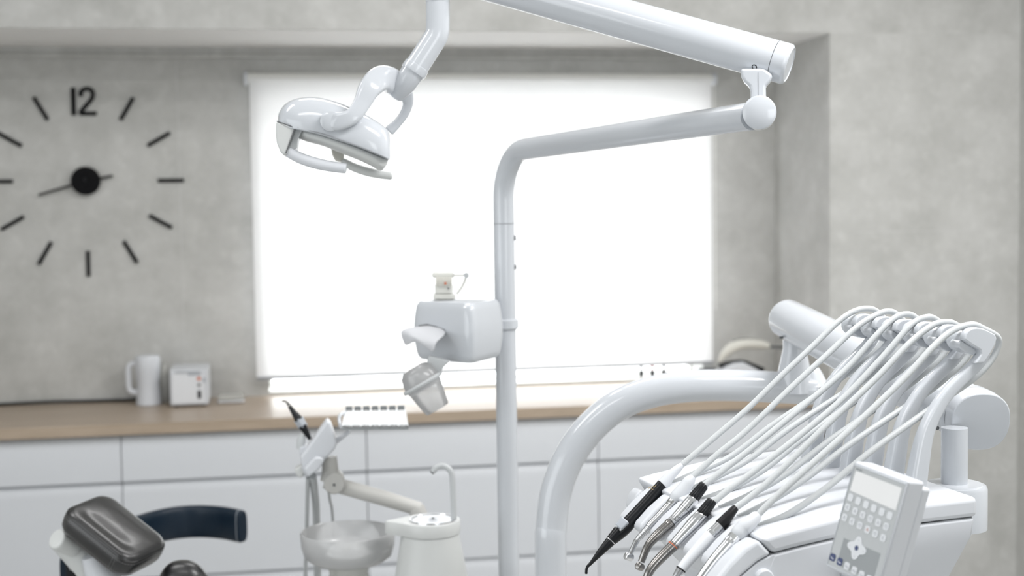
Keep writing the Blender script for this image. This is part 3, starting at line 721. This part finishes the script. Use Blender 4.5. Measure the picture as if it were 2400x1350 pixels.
def outline(k, off):
    pts = []; r_ = .03-off*0
    w1, w2 = W1-2*off, W2-2*off
    cs = [(w1-r_, w2-r_, 0), (r_, w2-r_, 90), (r_, r_, 180), (w1-r_, r_, 270)]
    for cx_, cy_, a0 in cs:
        for s_ in range(9):
            a = math.radians(a0+s_*90/8); pts.append((off+cx_+r_*math.cos(a), off+cy_+r_*math.sin(a)))
    return pts
lay = [(.014, TH), (.004, TH-.004), (0, TH*.72), (-.001, TH*.45), (0, .012), (.002, .008), (.004, .0035), (.008, .0012), (.015, 0)]
rngs = []
for off, dz in lay:
    rngs.append([HA+ha*x+hb*y+hc*dz for x, y in outline(0, off)])
n = len(rngs[0]); Vv = [p for r_ in rngs for p in r_]
Ff = [(i*n+j, i*n+(j+1) % n, (i+1)*n+(j+1) % n, (i+1)*n+j) for i in range(len(rngs)-1) for j in range(n)]+[tuple(range(n))]
# hollowed top: concentric rings
m0 = len(rngs)-1
for q in range(1, 9):
    f_ = 1-q/8.001
    bs = outline(0, .015)
    Vr = []
    for x, y in bs:
        x2, y2 = W1/2+(x-W1/2)*f_, W2/2+(y-W2/2)*f_
        e_ = 1-f_
        vx = (x2-W1/2)/(W1/2)
        dz = (.0085*math.exp(-((vx+.58)/.34)**2)-.003)*min(1, e_*2.6)
        Vr.append(HA+ha*x2+hb*y2+hc*dz)
    s0 = len(Vv); Vv += Vr; p0 = (m0*n) if q == 1 else s0-n
    Ff += [(p0+j, p0+(j+1) % n, s0+(j+1) % n, s0+j) for j in range(n)]
put('cushion', (Vv, Ff), 'leather', t, smooth=70)
put('piping', tube([HA+ha*x+hb*y+hc*.010 for x, y in outline(0, .0005)+outline(0, .0005)[:1]], .0013, 8), 'leather', t)
st = []
ol_ = outline(0, -.0007)
for off_z in (.0155,):
    q = [HA+ha*x+hb*y+hc*off_z for x, y in ol_+ol_[:1]]
    for i in range(len(q)-1):
        seg = q[i+1]-q[i]; ln = np.linalg.norm(seg); k_ = max(1, int(ln/.004))
        for j in range(k_):
            a, b = q[i]+seg*(j+.15)/k_, q[i]+seg*(j+.8)/k_; st.append(cyl(a, b, .00045, 5))
for xo in (.0, .006):   # seam down the corner
    a = HA+ha*(.022-.0)*0+ha*(-.0012)+hb*(W2-.036+xo)
    for j in range(8):
        st.append(cyl(a+hc*(.016+j*.0042), a+hc*(.0185+j*.0042), .00045, 5))
put('stitching', join(*st), 'stitch', t, smooth=0, kind='stuff')
put('bracket_knob', tube([P(136, 1265, DH+.03), P(172, 1282, DH+.06)], [.021, .020], 28, cap=.006), 'whitew', t)
put('bracket', tube([P(150, 1262, DH+.06), P(185, 1305, DH+.07), P(215, 1340, DH+.08), P(240, 1420, DH+.1)], [.03, .028, .03, .035], 24, sm=4, ref=kL, flat=.6), 'whitew', t)
put('bracket_arm', tube([P(215, 1300, DH+.05), P(240, 1350, DH+.06), P(290, 1425, DH+.06)], [.02, .032, .04], 24, sm=4), 'white2', t)
t = thing('chair_backrest', 'rounded top of the black leather patient chair back below the headrest', 'chair', P(432, 1400, 2.75))
cb_ = P(432, 1420, 2.75); kx = RC[0]
Vv, Ff = [], []; n = 40; prof = []
for i in range(13):
    a = i/12*PI/2; prof.append((1-math.cos(a)**.9 if False else math.sin(a), math.cos(a)))
rg = []
for sn_, cn_ in prof:
    rg.append([cb_+kx*.058*cn_**.75*math.copysign(abs(math.cos(2*PI*j/n))**.8, math.cos(2*PI*j/n))+kL*.04*cn_**.75*math.sin(2*PI*j/n)+np.array([0, 0, 1])*(.09*sn_) for j in range(n)])
rg = [[p-Z*.25-kx*.02 for p in rg[0]]]+rg
put('cushion', rings(rg), 'leather', t, smooth=80)
# navy curved backrest of a stool
t = thing('stool_backrest', 'navy leather curved backrest of a stool behind the black headrest', 'stool', P(400, 1400, 3.6))
bz = P(460, 1222, 3.72)[2]
bpx = [(561, 3.66), (520, 3.70), (470, 3.72), (420, 3.71), (370, 3.67), (320, 3.60), (270, 3.52), (220, 3.42), (180, 3.32), (152, 3.22)]
bp_ = []
for x, d in bpx:
    r_ = ray(x, 1222); q = CAM+r_*d; q[2] = bz; bp_.append(q)
put('back_band', tube(bp_, [.0155]*len(bp_), 28, sm=6, ref=Z, flat=2.75, ex=3.4, cap=.004), 'navy', t)
dv = unit(bp_[0]-bp_[1])
put('end_panel', tube([bp_[0]+dv*.004, bp_[0]+dv*.012], [.0155, .0148], 28, ref=Z, flat=2.75, ex=3.4, cap=.003), 'navy', t)
put('end_seam', tube([bp_[0]+dv*.003, bp_[0]+dv*.0045], [.0159, .0159], 28, ref=Z, flat=2.75, ex=3.4), 'grey', t)
q = P(168, 1330, 3.2)
put('mount_plate', obox(q, RC[0]*.012, kL*.006, Z*.04), 'black', t, bevel=.003)
put('mount_screw', lathe(q-kL*.006, -kL, [(0, .005), (.002, .004), (.002, 0)], 16), 'steel', t)
put('stool_post', cyl((q[0]+.05, q[1]+.2, 0), (q[0]+.05, q[1]+.2, .5), .02), 'steel', t)
put('seat', lathe((q[0]+.05, q[1]+.2, .5), Z, [(0, 0), (0, .17), (.03, .18), (.06, .17), (.07, 0)]), 'navy', t)
put('back_strut', tube([(q[0]+.05, q[1]+.2, .48), (q[0]+.06, q[1]+.33, .5), (q[0]+.06, q[1]+.33, bz-.03)], .012, 12, sm=4), 'steel', t)

# ================================================================== DELIVERY SUPPORT ARM
DS = 2.62; RS = 37*DS/F
t = thing('support_arm', 'big white bent tube arm rising from floor and curving towards the delivery unit', 'arm', P(1291, 1350, DS)*np.array([1, 1, 0]))
bA = P(1291, 1330, DS)
pts = [np.array([bA[0], bA[1], 0.]), np.array([bA[0], bA[1], .5]), bA, P(1293, 1230, DS), P(1304, 1150, DS), P(1334, 1072, DS), P(1384, 1003, DS), P(1450, 949, DS), P(1530, 918, DS), P(1620, 905, DS), P(1720, 903, DS), P(1830, 908, DS), P(1905, 912, DS)]
put('bent_tube', tube(pts, RS, 44, sm=8, cap=.01), 'white', t)
pc = P(1862, 905, DS)
put('pivot_cone', lathe(np.array([pc[0], pc[1], P(1862, 893, DS)[2]]), Z, [(-.02, .036), (0, .034), (.02, .030), (.045, .0245), (.062, .021), (.09, .021)]), 'white', t)
put('pivot_cap', lathe(P(1905, 890, DS), Z, [(-.01, .03), (0, .024), (.012, .018), (.022, .012), (.024, 0)]), 'white', t)
# spring arm
al, ar = P(1846, 748, 2.60), P(2262, 966, 2.02)
t = thing('spring_arm', 'fat white cylindrical spring arm sloping down behind the hose hangers', 'arm', (al+ar)/2)
ad = unit(ar-al)
put('arm_tube', tube([al, ar], [.0365, .0415], 56, cap=.012), 'white', t)
ce = ar+ad*.012
put('end_cover', tube([ar+ad*.004, ar+ad*.03, P(2290, 984, 1.985)+ad*.009], [.0418, .0420, .0418], 56, ex=2.35, cap=.0022), 'white', t)
put('cover_seam', lathe(ar+ad*.016, ad, [(0, .04), (0, .0424), (.0007, .0424), (.0007, .04)], 56), 'ltgap', t)
put('screw', lathe(P(1831, 789, 2.55), -Z, [(0, .004), (.004, .003), (.004, 0)], 12), 'gap', t)
put('screw', lathe(P(2196, 1003, 1.985), -kL, [(0, .003), (.0015, .003), (.0015, 0)], 12), 'gap', t)
ha_, hb_ = .34, .112
hub = L(ha_, hb_, 0)
put('post', cyl(hub+Z*1.245, hub+Z*1.325, .0182, 40), 'white', t)
put('hub_disc', lathe(hub+Z*1.185, Z, [(0, 0), (0, .0445), (.056, .0445), (.060, .0425), (.0605, .039), (.062, .038), (.0625, .018)], 56), 'white', t)

# ================================================================== DELIVERY CONSOLE
W = .36
t = thing('delivery_console', 'white dental delivery console with six curved hose hangers and a sloping top', 'dental unit', L(.12, .18, 1.08))
console = t
def pr(ac, b0, b1, slope=True):
    p0 = [L(a, b0, c) for a, c in ac]; n = len(p0); p1 = [L(a, b1, c+(.011*(b1-b0)/W if slope and c > 1.225 else 0)) for a, c in ac]
    return p0+p1, [tuple(range(n)), tuple(range(2*n-1, n-1, -1))]+[(i, (i+1) % n, n+(i+1) % n, n+i) for i in range(n)]
lidp = [(.292, 1.227), (.201, 1.226), (.13, 1.2225), (.066, 1.218), (.02, 1.213), (-.012, 1.2085), (-.0325, 1.229), (-.005, 1.234), (.03, 1.239), (.08, 1.246), (.14, 1.2505), (.21, 1.2525), (.292, 1.2535)]
put('console_lid', pr(lidp, 0, W), 'white2', t, bevel=.007, seg=4, smooth=50)
seamp = [(.286, 1.2285), (.286, 1.224), (.2, 1.222), (.066, 1.2155), (-.010, 1.206), (-.010, 1.2105), (.066, 1.2195)]
put('lid_seam', pr(seamp, .005, W-.005, False), 'gap', t, smooth=0)
# body with slanted lower cheek
up = [(.288, 1.2262), (.284, 1.203), (.182, 1.187), (.10, 1.165), (.06, 1.14), (.035, 1.11), (.015, 1.13), (-.005, 1.160), (-.02, 1.190), (-.012, 1.2078), (.02, 1.2122), (.066, 1.2172), (.13, 1.2217), (.201, 1.2252)]
bot_ = [(.25, 1.09), (.18, 1.07), (.11, 1.06), (.07, 1.06), (.04, 1.06)]
Vv = []; 
for b in (0.001, W-.001): Vv += [L(a, b, c) for a, c in up]
for b in (.045, W-.045): Vv += [L(a, b, c) for a, c in bot_]
nu = len(up)
Ff = [tuple(range(nu)), tuple(range(2*nu-1, nu-1, -1))]+[(i, i+nu, (i+1) % nu+nu, (i+1) % nu) for i in list(range(5, nu))+[0]]
for i in range(4):
    q = 1+i
    Ff += [(q, q+1, 2*nu+i+1, 2*nu+i), (q+nu, q+1+nu, 2*nu+5+i+1, 2*nu+5+i), (2*nu+i, 2*nu+i+1, 2*nu+5+i+1, 2*nu+5+i)]
Ff += [(1, 1+nu, 2*nu+5, 2*nu), (5, 5+nu, 2*nu+9, 2*nu+4)]
put('console_body', (Vv, Ff), 'white2', t, bevel=.004, smooth=40)
put('lower_tray', pr([(.24, 1.07), (.2, 1.0), (.08, 1.0), (.06, 1.07)], .05, W-.05, False), 'white2', t, bevel=.01)
# front fascia: near cheek of the instrument holder
fas = [(-.0135, 1.2085), (-.034, 1.2005), (-.0575, 1.185), (-.082, 1.155), (-.10, 1.12), (-.135, 1.12), (-.115, 1.155), (-.093, 1.183), (-.0735, 1.203), (-.052, 1.220), (-.0335, 1.2285)]
put('front_cheek', pr(fas, 0, .030, False), 'white2', t, bevel=.006, seg=4, smooth=50)
put('cheek_plate', pr([(-.012, 1.208), (-.034, 1.200), (-.058, 1.184), (-.083, 1.153), (-.10, 1.118), (-.08, 1.07), (.12, 1.07), (.12, 1.17)], .0015, .026, False), 'white2', t, bevel=.002)
put('front_cheek', pr([(-.0135, 1.2085), (-.034, 1.200), (-.048, 1.193), (-.050, 1.205), (-.044, 1.220), (-.0335, 1.2285)], W-.03, W, False), 'white2', t, bevel=.006, seg=4, smooth=50)
put('side_knob', lathe(L(*AC(1789, 1358)[:1], -.0, AC(1789, 1358)[1]), -V, [(-.004, .0135), (.003, .0135), (.005, .0115), (.0055, 0)], 40), 'white2', t)
# instrument holder with tongues between the handpieces
bi = [.035+.05*(5-i) for i in range(6)]
tp = [(-.020, 1.236), (-.034, 1.232), (-.056, 1.216), (-.074, 1.199), (-.079, 1.190), (-.070, 1.182), (-.048, 1.198), (-.02, 1.212)]
base_p = [(-.02, 1.226), (-.050, 1.206), (-.066, 1.190), (-.060, 1.182), (-.02, 1.2)]
gaps = [b+.025 for b in bi]+[bi[5]-.022]
put('holder_bed', pr(base_p, .01, W-.02, False), 'white2', t, bevel=.002)
for g in gaps:
    if g < .02: continue
    put('holder_tongue', pr(tp, g-.0125, g+.0125, False), 'white2', t, bevel=.0055, seg=4, smooth=50)
# hangers
bh = [b-.004 for b in bi]
blade_px = [(2146, 1138), (2155, 1085), (2171, 1012), (2200, 952), (2230, 912), (2262, 880), (2292, 850), (2306, 825)]
bac = [AC(x, y, .03) for x, y in blade_px]
head_px = [(2259, 796), (2261, 783), (2268, 774), (2277, 769), (2288, 767.5), (2300, 769), (2313, 774), (2330, 783), (2335, 793), (2331, 808), (2321, 827), (2306, 850), (2284, 852), (2298, 830), (2297, 821), (2277, 809)]
hac = [AC(x, y, .02) for x, y in head_px]
ton_px = [(2256, 797), (2266, 803), (2296, 820), (2297, 828), (2286, 833), (2268, 828), (2252, 815), (2250, 805)]
tac = [AC(x, y, .025) for x, y in ton_px]
foot = 1.2505
for i in range(6):
    b = bh[i]
    path = [L(a, b, c) for a, c in bac]
    path[0] = L(bac[0][0]-.002, b, foot+.010*b/W)
    put('hanger_arm', tube(path, [.0128, .0118, .0098, .0086, .0082, .0082, .0084, .0088], 24, sm=5, ref=V, flat=.85, ex=4.5), 'white', t)
    put('hanger_head', prism([L(a, b-.013, c) for a, c in hac], V*.012), 'white', t, bevel=.0022, seg=4, smooth=50)
    ra, rc2 = AC(2287, 800, .02)
    put('hanger_roller', lathe(L(ra, b-.002, rc2), V, [(0, 0), (0, .0165), (.008, .0165), (.0095, .0150), (.030, .0148), (.0315, .0155), (.033, .0150), (.033, 0)], 36), 'white', t)
    put('hose_rest', prism([L(a, b-.003, c) for a, c in tac], V*.020), 'white', t, bevel=.0022, seg=3, smooth=50)
    put('hanger_foot', lathe(L(bac[0][0]-.002, b, foot-.001+.010*b/W), Z, [(0, 0), (0, .0150), (.0025, .0148), (.003, .012)], 28), 'white2', t)

# ---------------------------------------------------------------- hoses and handpieces
hose_px = {
 0: [(1599, 1089), (1650, 1046), (1750, 960), (1830, 882), (1904, 812), (1960, 758), (1996, 732), (2027, 723), (2054, 729)],
 1: [(1623, 1118), (1680, 1066), (1750, 1009), (1860, 903), (1942, 828), (2010, 765), (2058, 736), (2083, 729.5), (2102, 737)],
 2: [(1651, 1137), (1700, 1098), (1760, 1052), (1880, 954), (1981, 867), (2050, 790), (2096, 746), (2125, 736), (2146, 744)],
 3: [(1671, 1178), (1710, 1146), (1760, 1110), (1880, 1016), (1981, 929), (2070, 835), (2135, 762), (2174, 743), (2200, 753)],
 4: [(1723, 1191), (1760, 1164), (1820, 1112), (1940, 994), (2050, 890), (2130, 806), (2185, 763), (2222, 755), (2246, 764)],
 5: [(1776, 1207), (1812, 1171), (1880, 1108), (2000, 1000), (2116, 890), (2185, 815), (2231, 776), (2276, 761), (2306, 771)]}
ret_px = [(2306, 771), (2330, 790), (2332, 815), (2316, 850), (2285, 885), (2227, 930), (2150, 983), (2035, 1064), (1937, 1142), (1850, 1202), (1776, 1256)]
rac = [AC(x, y, .045) for x, y in ret_px]
RH = .0043
LB = ['black handled air syringe, farthest along the row of holders', 'slim ribbed steel drill handpiece next to the black syringe', 'silver handpiece lettered KL with dark lower shaft and knurled black nut', 'silver handpiece with a red ring and a knurled black nut', 'white bodied handpiece with black conical boot and steel collar', 'silver handpiece in pale grey boot, nearest the control panel']
HP = []
for i in range(6):
    p0 = PB(*hose_px[i][0], bi[i])
    hp = thing('dental_handpiece', LB[i], 'handpiece', p0, 'handpieces in the console holder'); HP.append(hp)
    path = [PB(x, y, bi[i]) for x, y in hose_px[i]]
    b2 = bi[i]+.010
    rt = []
    dz = [0, 0, 0, 0, .0, .0, .0, .0, .0, 0, 0]
    for k_, (a, c) in enumerate(rac):
        f_ = min(1, k_/4)
        wob = .004*math.sin(i*2.1+k_*.7) if 4 < k_ < 10 else 0
        a2 = a+(i-5)*-.000; 
        if k_ == len(rac)-1: c = 1.232
        rt.append(L(a2, bi[i]*(1-f_)+b2*f_, c+.010*bi[i]/W*(1 if k_ > 8 else 0)+wob*.5))
    rt[0] = None
    path2 = path+[q for q in rt if q is not None]
    put('hose', tube(path2, RH, 16, sm=7), 'hose', hp)
def stn(i, st):
    pp, rr_ = [], []
    for x, y, w_ in st:
        q = PB(x, y, bi[i]); pp.append(q); rr_.append(w_/2*dep(q)/F)
    return pp, rr_
def hpart(i, name, m, st, sm=0, n=28, cap=0., label=None, **k):
    a, b = stn(i, st); return put(name, tube(a, b, n, sm=sm, cap=cap, **k), m, HP[i], label=label)
# 1: black syringe
hpart(0, 'hose_boot', 'boot', [(1600, 1088, 12), (1590, 1097, 18), (1577, 1109, 22), (1565, 1122, 26), (1556, 1133, 30), (1552, 1137, 30)], 3)
hpart(0, 'handle', 'black', [(1553, 1136, 27), (1551, 1138.5, 29), (1530, 1163, 30), (1505, 1191, 31), (1482, 1216, 32), (1466, 1234, 34), (1450, 1249, 33), (1431, 1268, 25)], 3)
hpart(0, 'ring', 'steel', [(1432, 1267, 25.6), (1430.6, 1268.6, 25)])
hpart(0, 'tip', 'black', [(1430.6, 1268.6, 24.6), (1410, 1291, 18), (1390, 1314, 10), (1383, 1322, 8), (1377, 1328, 7), (1374.5, 1335, 6.5), (1374, 1344, 6.5)], 3, cap=.0006)
q0_, r0_ = stn(0, [(1464, 1222, 30), (1447, 1241, 30)])
put('button_block', tube([q0_[0]-V*.004+Z*.0022, q0_[1]-V*.004+Z*.0022], [.0098, .0085], 4, ref=V, flat=1.0), 'grey', HP[0], bevel=.002, label='grey button block')
for k_ in (-1, 1):
    qq = PB(1449+k_*5, 1238+k_*4, bi[0]-.011); put('button', lathe(qq, -V, [(0, .0016), (.0012, .0012), (.0012, 0)], 12), 'memb', HP[0])
ln = []
for k_ in range(3):
    a_ = PB(1520+k_*6, 1146-k_*1.5, bi[0]-.0085); b_2 = PB(1526+k_*6, 1139-k_*1.0, bi[0]-.0085); ln.append(cyl(a_, b_2, .00028, 5))
ln.append(cyl(PB(1518, 1141, bi[0]-.0085), PB(1533, 1149, bi[0]-.0085), .00025, 5))
put('gold_mark', join(*ln), 'gold', HP[0], smooth=0)
# 2: slim ribbed drill
hpart(1, 'hose_boot', 'boot', [(1624, 1117, 16), (1617, 1126, 27), (1611, 1134, 29), (1599, 1150, 32), (1588, 1163, 34), (1584, 1168, 33), (1579, 1175, 27)])
hpart(1, 'coupling', 'chrome', [(1580, 1173, 26), (1572, 1183, 26.5), (1571, 1184, 24), (1568, 1188, 24), (1567, 1189, 25.5), (1563, 1193, 25)])
hpart(1, 'shaft', 'steel', [(1563, 1193, 24.5), (1545, 1212, 22.5), (1528, 1228, 20.5), (1521, 1236, 19.5)])
rb_ = []
for k_ in range(10):
    f_ = k_/9; x, y = 1520-26*f_, 1237+28*f_; rb_ += [(x, y, 20-5*f_), (x-1.3, y+1.4, 16.5-4.5*f_), (x-2.0, y+2.2, 16.5-4.5*f_)]
hpart(1, 'ribbed_neck', 'steel', rb_)
hpart(1, 'neck', 'steel', [(1493, 1266, 14), (1487, 1277, 12.5), (1482, 1288, 12), (1477, 1298, 11)], 2)
hq = PB(1474, 1305, bi[1]); hdir = unit(np.array([-.25, 0, 0])+.9*Z*-1+U*.0)
hx = unit(unit(PB(1463, 1302, bi[1])-PB(1487, 1309, bi[1]))-V*.15)
put('head', tube([hq-hx*.0035, hq+hx*.004], [.0055, .0053], 28, cap=.0026), 'steel', HP[1])
# 3: KL handpiece
hpart(2, 'knurled_nut', 'black', [(1651, 1136, 20), (1649, 1138, 24), (1626, 1167, 28), (1625, 1169, 26)], n=64, rib=.07)
hpart(2, 'handle', 'steel', [(1627, 1167, 25), (1624, 1171, 29), (1616, 1181, 31.5), (1606, 1193, 31.5), (1596, 1203, 28), (1583, 1216, 25.5), (1574, 1224, 25)], 3)
hpart(2, 'collar', 'gap', [(1605, 1194, 32), (1604.4, 1194.6, 32)])
hpart(2, 'collar', 'steeld', [(1573, 1225, 26.5), (1571.5, 1226.5, 27), (1568, 1230, 27), (1566, 1232, 26)])
hpart(2, 'lower_shaft', 'steeld', [(1567, 1231, 25), (1545, 1250, 23.5), (1528, 1267, 21), (1519, 1279, 19), (1511, 1296, 17.5), (1503, 1317, 16)], 3)
hq = PB(1499.5, 1328, bi[2]); hx = unit(PB(1490, 1325, bi[2])-PB(1509, 1334, bi[2])-V*.006)
put('head', tube([hq-hx*.0035, hq+hx*.0035], [.0052, .0052], 28, cap=.0022), 'steeld', HP[2])
# 4: red ring handpiece
hpart(3, 'knurled_nut', 'black', [(1670, 1172, 20), (1668, 1175, 25), (1645, 1206, 30), (1644, 1208, 28)], n=64, rib=.07)
hpart(3, 'handle', 'steel', [(1646, 1204, 27), (1643, 1209, 31.5), (1629, 1224, 34), (1618, 1236, 32), (1600, 1255, 28), (1582, 1275, 26)], 3)
hpart(3, 'red_ring', 'orange', [(1578, 1278, 27), (1576.6, 1279.6, 27)], label='thin red ring')
hpart(3, 'lower_shaft', 'steeld', [(1583, 1274, 26), (1575, 1282, 26), (1555, 1301, 25), (1535, 1322, 23), (1522, 1340, 21), (1514, 1362, 19), (1508, 1385, 17)], 3)
# 5: white body
hpart(4, 'hose_boot', 'blackr', [(1725, 1189, 15), (1723, 1191, 18), (1708, 1209, 24), (1690, 1231, 31), (1688, 1233, 29)])
hpart(4, 'collar', 'steel', [(1689, 1231, 26), (1686, 1235, 27), (1673, 1248, 27.5), (1672.5, 1248.5, 26), (1671.5, 1249.5, 26), (1671, 1250, 27.5), (1664, 1256, 28)])
hpart(4, 'handle', 'key', [(1665, 1255, 28), (1663, 1257, 30), (1640, 1283, 29), (1612, 1315, 26), (1597, 1334, 24)], 2)
hpart(4, 'seal_ring', 'black', [(1597, 1333, 25), (1595, 1336, 25)])
hpart(4, 'nose_cone', 'steel', [(1596, 1335, 23), (1588, 1346, 19), (1578, 1358, 10), (1570, 1368, 5)], 2)
# 6: silver
hpart(5, 'hose_boot', 'boot', [(1777, 1206, 20), (1773, 1210, 27), (1758, 1225, 33), (1742, 1238, 39), (1741, 1239, 37), (1733, 1247, 38), (1727, 1254, 36), (1724, 1258, 30)])
hpart(5, 'coupling', 'chrome', [(1726, 1255, 31), (1716, 1266, 32), (1715, 1267, 29), (1713, 1269, 29), (1712, 1270, 31), (1707, 1275, 30)])
hpart(5, 'shaft', 'steel', [(1708, 1274, 29), (1690, 1294, 28), (1670, 1318, 26.5), (1652, 1342, 25), (1636, 1365, 23), (1625, 1382, 21)], 2)
# lettering printed on the handpieces
def print_on(i, s, x, y, size, mm, x2, y2, r_):
    a = PB(x, y, bi[i]); e_x = unit(PB(x2, y2, bi[i])-a); nz_ = unit(-V*.9+np.cross(e_x, V)*(.25 if np.cross(e_x, V)[2] > 0 else -.25))
    e_y = np.cross(nz_, e_x); nz_ = np.cross(e_x, e_y); text_mesh('lettering', s, size, a+nz_*(r_+.0002), e_x, e_y, nz_, mm, HP[i])
print_on(2, 'KL', 1583, 1214, .0075, 'gap', 1596, 1201, .0073)
print_on(2, 'CE', 1556, 1243, .006, 'gap', 1567, 1231, .0069)
print_on(3, 'CE', 1566, 1293, .006, 'gap', 1577, 1281, .0075)

# ================================================================== CONTROL PANEL
DPn = 1.60
pa, pb_, pc_, pl = bframe(2030, 1200, (119, 50, -80), (-74, 243, 39), (42, 3, 64), DPn)
TL = P(2003, 1079, DPn)
WP, HPn, TP = pl[0]*1.0, pl[1]*1.0, .034
t = thing('control_panel', 'pale grey control panel with blank display and rows of keys, tilted beside handpieces', 'control panel', TL+pa*WP/2+pb_*HPn)
def PN(s_, t_, d_=0.): return TL+pa*WP*s_+pb_*HPn*t_+pc_*d_
def zst(x, y):   # from a close view of the panel to its own face coordinates
    ex_, ey_ = (555, 230), (-335, 1130+20); dx, dy = x-385, y-90
    dt = ex_[0]*ey_[1]-ex_[1]*ey_[0]
    return ((dx*ey_[1]-dy*ey_[0])/dt, (ex_[0]*dy-ex_[1]*dx)/dt)
def slab(s0, s1, t0, t1, d0, d1): return prism([PN(s0, t0, d0), PN(s1, t0, d0), PN(s1, t1, d0), PN(s0, t1, d0)], pc_*(d1-d0))
put('panel_housing', slab(0, 1, 0, 1.02, 0, TP), 'white2', t, bevel=.004, seg=5, smooth=50)
put('rear_housing', slab(.1, 1.0, .055, 1.0, TP-.002, TP+.016), 'white2', t, bevel=.004, seg=4, smooth=50)
put('membrane', slab(.035, .965, .045, .985, -.0006, .001), 'memb', t, smooth=0)
bz_ = []
for s0, s1, t0, t1 in ((.02, .98, .03, .045), (.02, .035, .03, .99), (.965, .98, .03, .99), (.02, .98, .983, .997)):
    bz_.append(slab(s0, s1, t0, t1, -.0014, .001))
put('bezel', join(*bz_), 'white', t, bevel=.0006, smooth=30)
lc = [zst(*q) for q in ((400, 205), (868, 395), (800, 635), (333, 420))]
put('display', prism([PN(a, b, -.0009) for a, b in lc], pc_*.0008), 'lcd', t, smooth=0)
dk = [zst(*q) for q in ((205, 940), (580, 1160), (520, 1400), (140, 1180))]
put('dark_field', prism([PN(a, b, -.0008) for a, b in ((.19, .70), (.87, .70), (.87, .955), (.19, .955))], pc_*.0006), 'membd', t, smooth=0)
put('maker_mark', join(*[slab(.075+k*.022, .089+k*.022, .058, .072, -.0009, 0) for k in range(5)]), 'membd', t, smooth=0)
mem_keys = []
bw, bh_ = .0055/WP, .0062/HPn
def key(cx_, cy_, m='key', mi='icon', glyph=0, label=None):
    w_, h_ = bw*.92, bh_*.95
    ks, kt = w_/2*1.4, h_/2*1.45
    kp = []
    for q_ in range(28):
        a_ = 2*PI*q_/28; c_2, s_2 = math.cos(a_), math.sin(a_)
        kp.append(PN(cx_+ks*math.copysign(abs(c_2)**.5, c_2), cy_+kt*math.copysign(abs(s_2)**.5, s_2), -.0014))
    k_ = put('key', prism(kp, pc_*.001), m, t, bevel=.0003, seg=2, label=label)
    if glyph:
        def G(u_, v_): return PN(cx_+ks*u_, cy_+kt*v_, -.00155)
        if glyph == 1: vf = join(tube([G(-.35, .2), G(-.35, -.3), G(0, -.5), G(.35, -.3), G(.3, .1), G(0, .15)], .00022, 6, sm=3), tube([G(-.1, .5), G(.4, .45)], .0002, 6))
        elif glyph == 2: vf = join(tube([G(.4, -.45), G(-.1, -.35), G(-.3, .1), G(.1, .35), G(.4, .5)], .00022, 6, sm=3), tube([G(-.4, .0), G(.2, -.1)], .0002, 6))
        elif glyph == 3: vf = join(tube([G(-.5, -.1), G(-.15, .3), G(.35, .15), G(.5, .45)], .00045, 6, sm=3), lathe(G(.05, -.25), pc_, [(0, .0008), (.0003, .0008), (.0003, 0)], 12))
        else: vf = join(tube([G(-.4, .4), G(0, -.45), G(.4, .4)], .0002, 6), tube([G(-.2, .1), G(.25, .1)], .0002, 6))
        put('key_symbol', vf, mi, k_, smooth=0)
for r_ in range(3):
    for c_ in range(6):
        x0, y0 = ((337, 497), (303, 605), (268, 715))[r_]; x1, y1 = ((738, 690), (698, 808), (665, 928))[r_]
        s_, t_ = zst(x0+(x1-x0)*c_/5, y0+(y1-y0)*c_/5); key(s_, t_, glyph=(r_ and [1, 2, 4, 2, 1, 4][(c_+r_) % 6]), mi='orange' if (r_, c_) == (2, 3) else 'icon')
for c_ in range(6):
    x0, y0, x1, y1 = 130, 1155, 508, 1372; s_, t_ = zst(x0+(x1-x0)*c_/5, y0+(y1-y0)*c_/5)
    key(s_, t_, 'navyb' if c_ < 2 else 'key', 'iconw' if c_ < 2 else 'icon', 3, label='navy blue key' if c_ < 2 else None)
cs, ct = zst(390, 1045)
pad = []
for k_ in range(48):
    a = 2*PI*k_/48; r_ = .0105+.0024*math.cos(4*a); pad.append(PN(cs+r_*math.cos(a)/WP, ct+r_*math.sin(a)*1.05/HPn, -.0016))
put('direction_pad', prism(pad, pc_*.0012), 'key', t, bevel=.0004)
put('centre_key', prism([PN(cs+.0024*math.cos(2*PI*k_/24)/WP, ct+.0029*math.sin(2*PI*k_/24)/HPn, -.0020) for k_ in range(24)], pc_*.0006), 'navyb', t, smooth=0)
mk = [tube([PN(cs+(x-.0008)/WP, ct+y/HPn, -.00175), PN(cs+(x+.0008)/WP, ct+(y+.0004)/HPn, -.00175)], .0002, 6) for x, y in ((0, -.0095), (0, .0095), (-.0095, 0), (.0095, 0))]
put('pad_symbol', join(*mk), 'icon', t, smooth=0)
put('panel_mount', tube([PN(.55, .85, TP+.01), PN(.5, .95, TP+.03), L(.10, .01, 1.17)], .012, 20), 'white2', t)
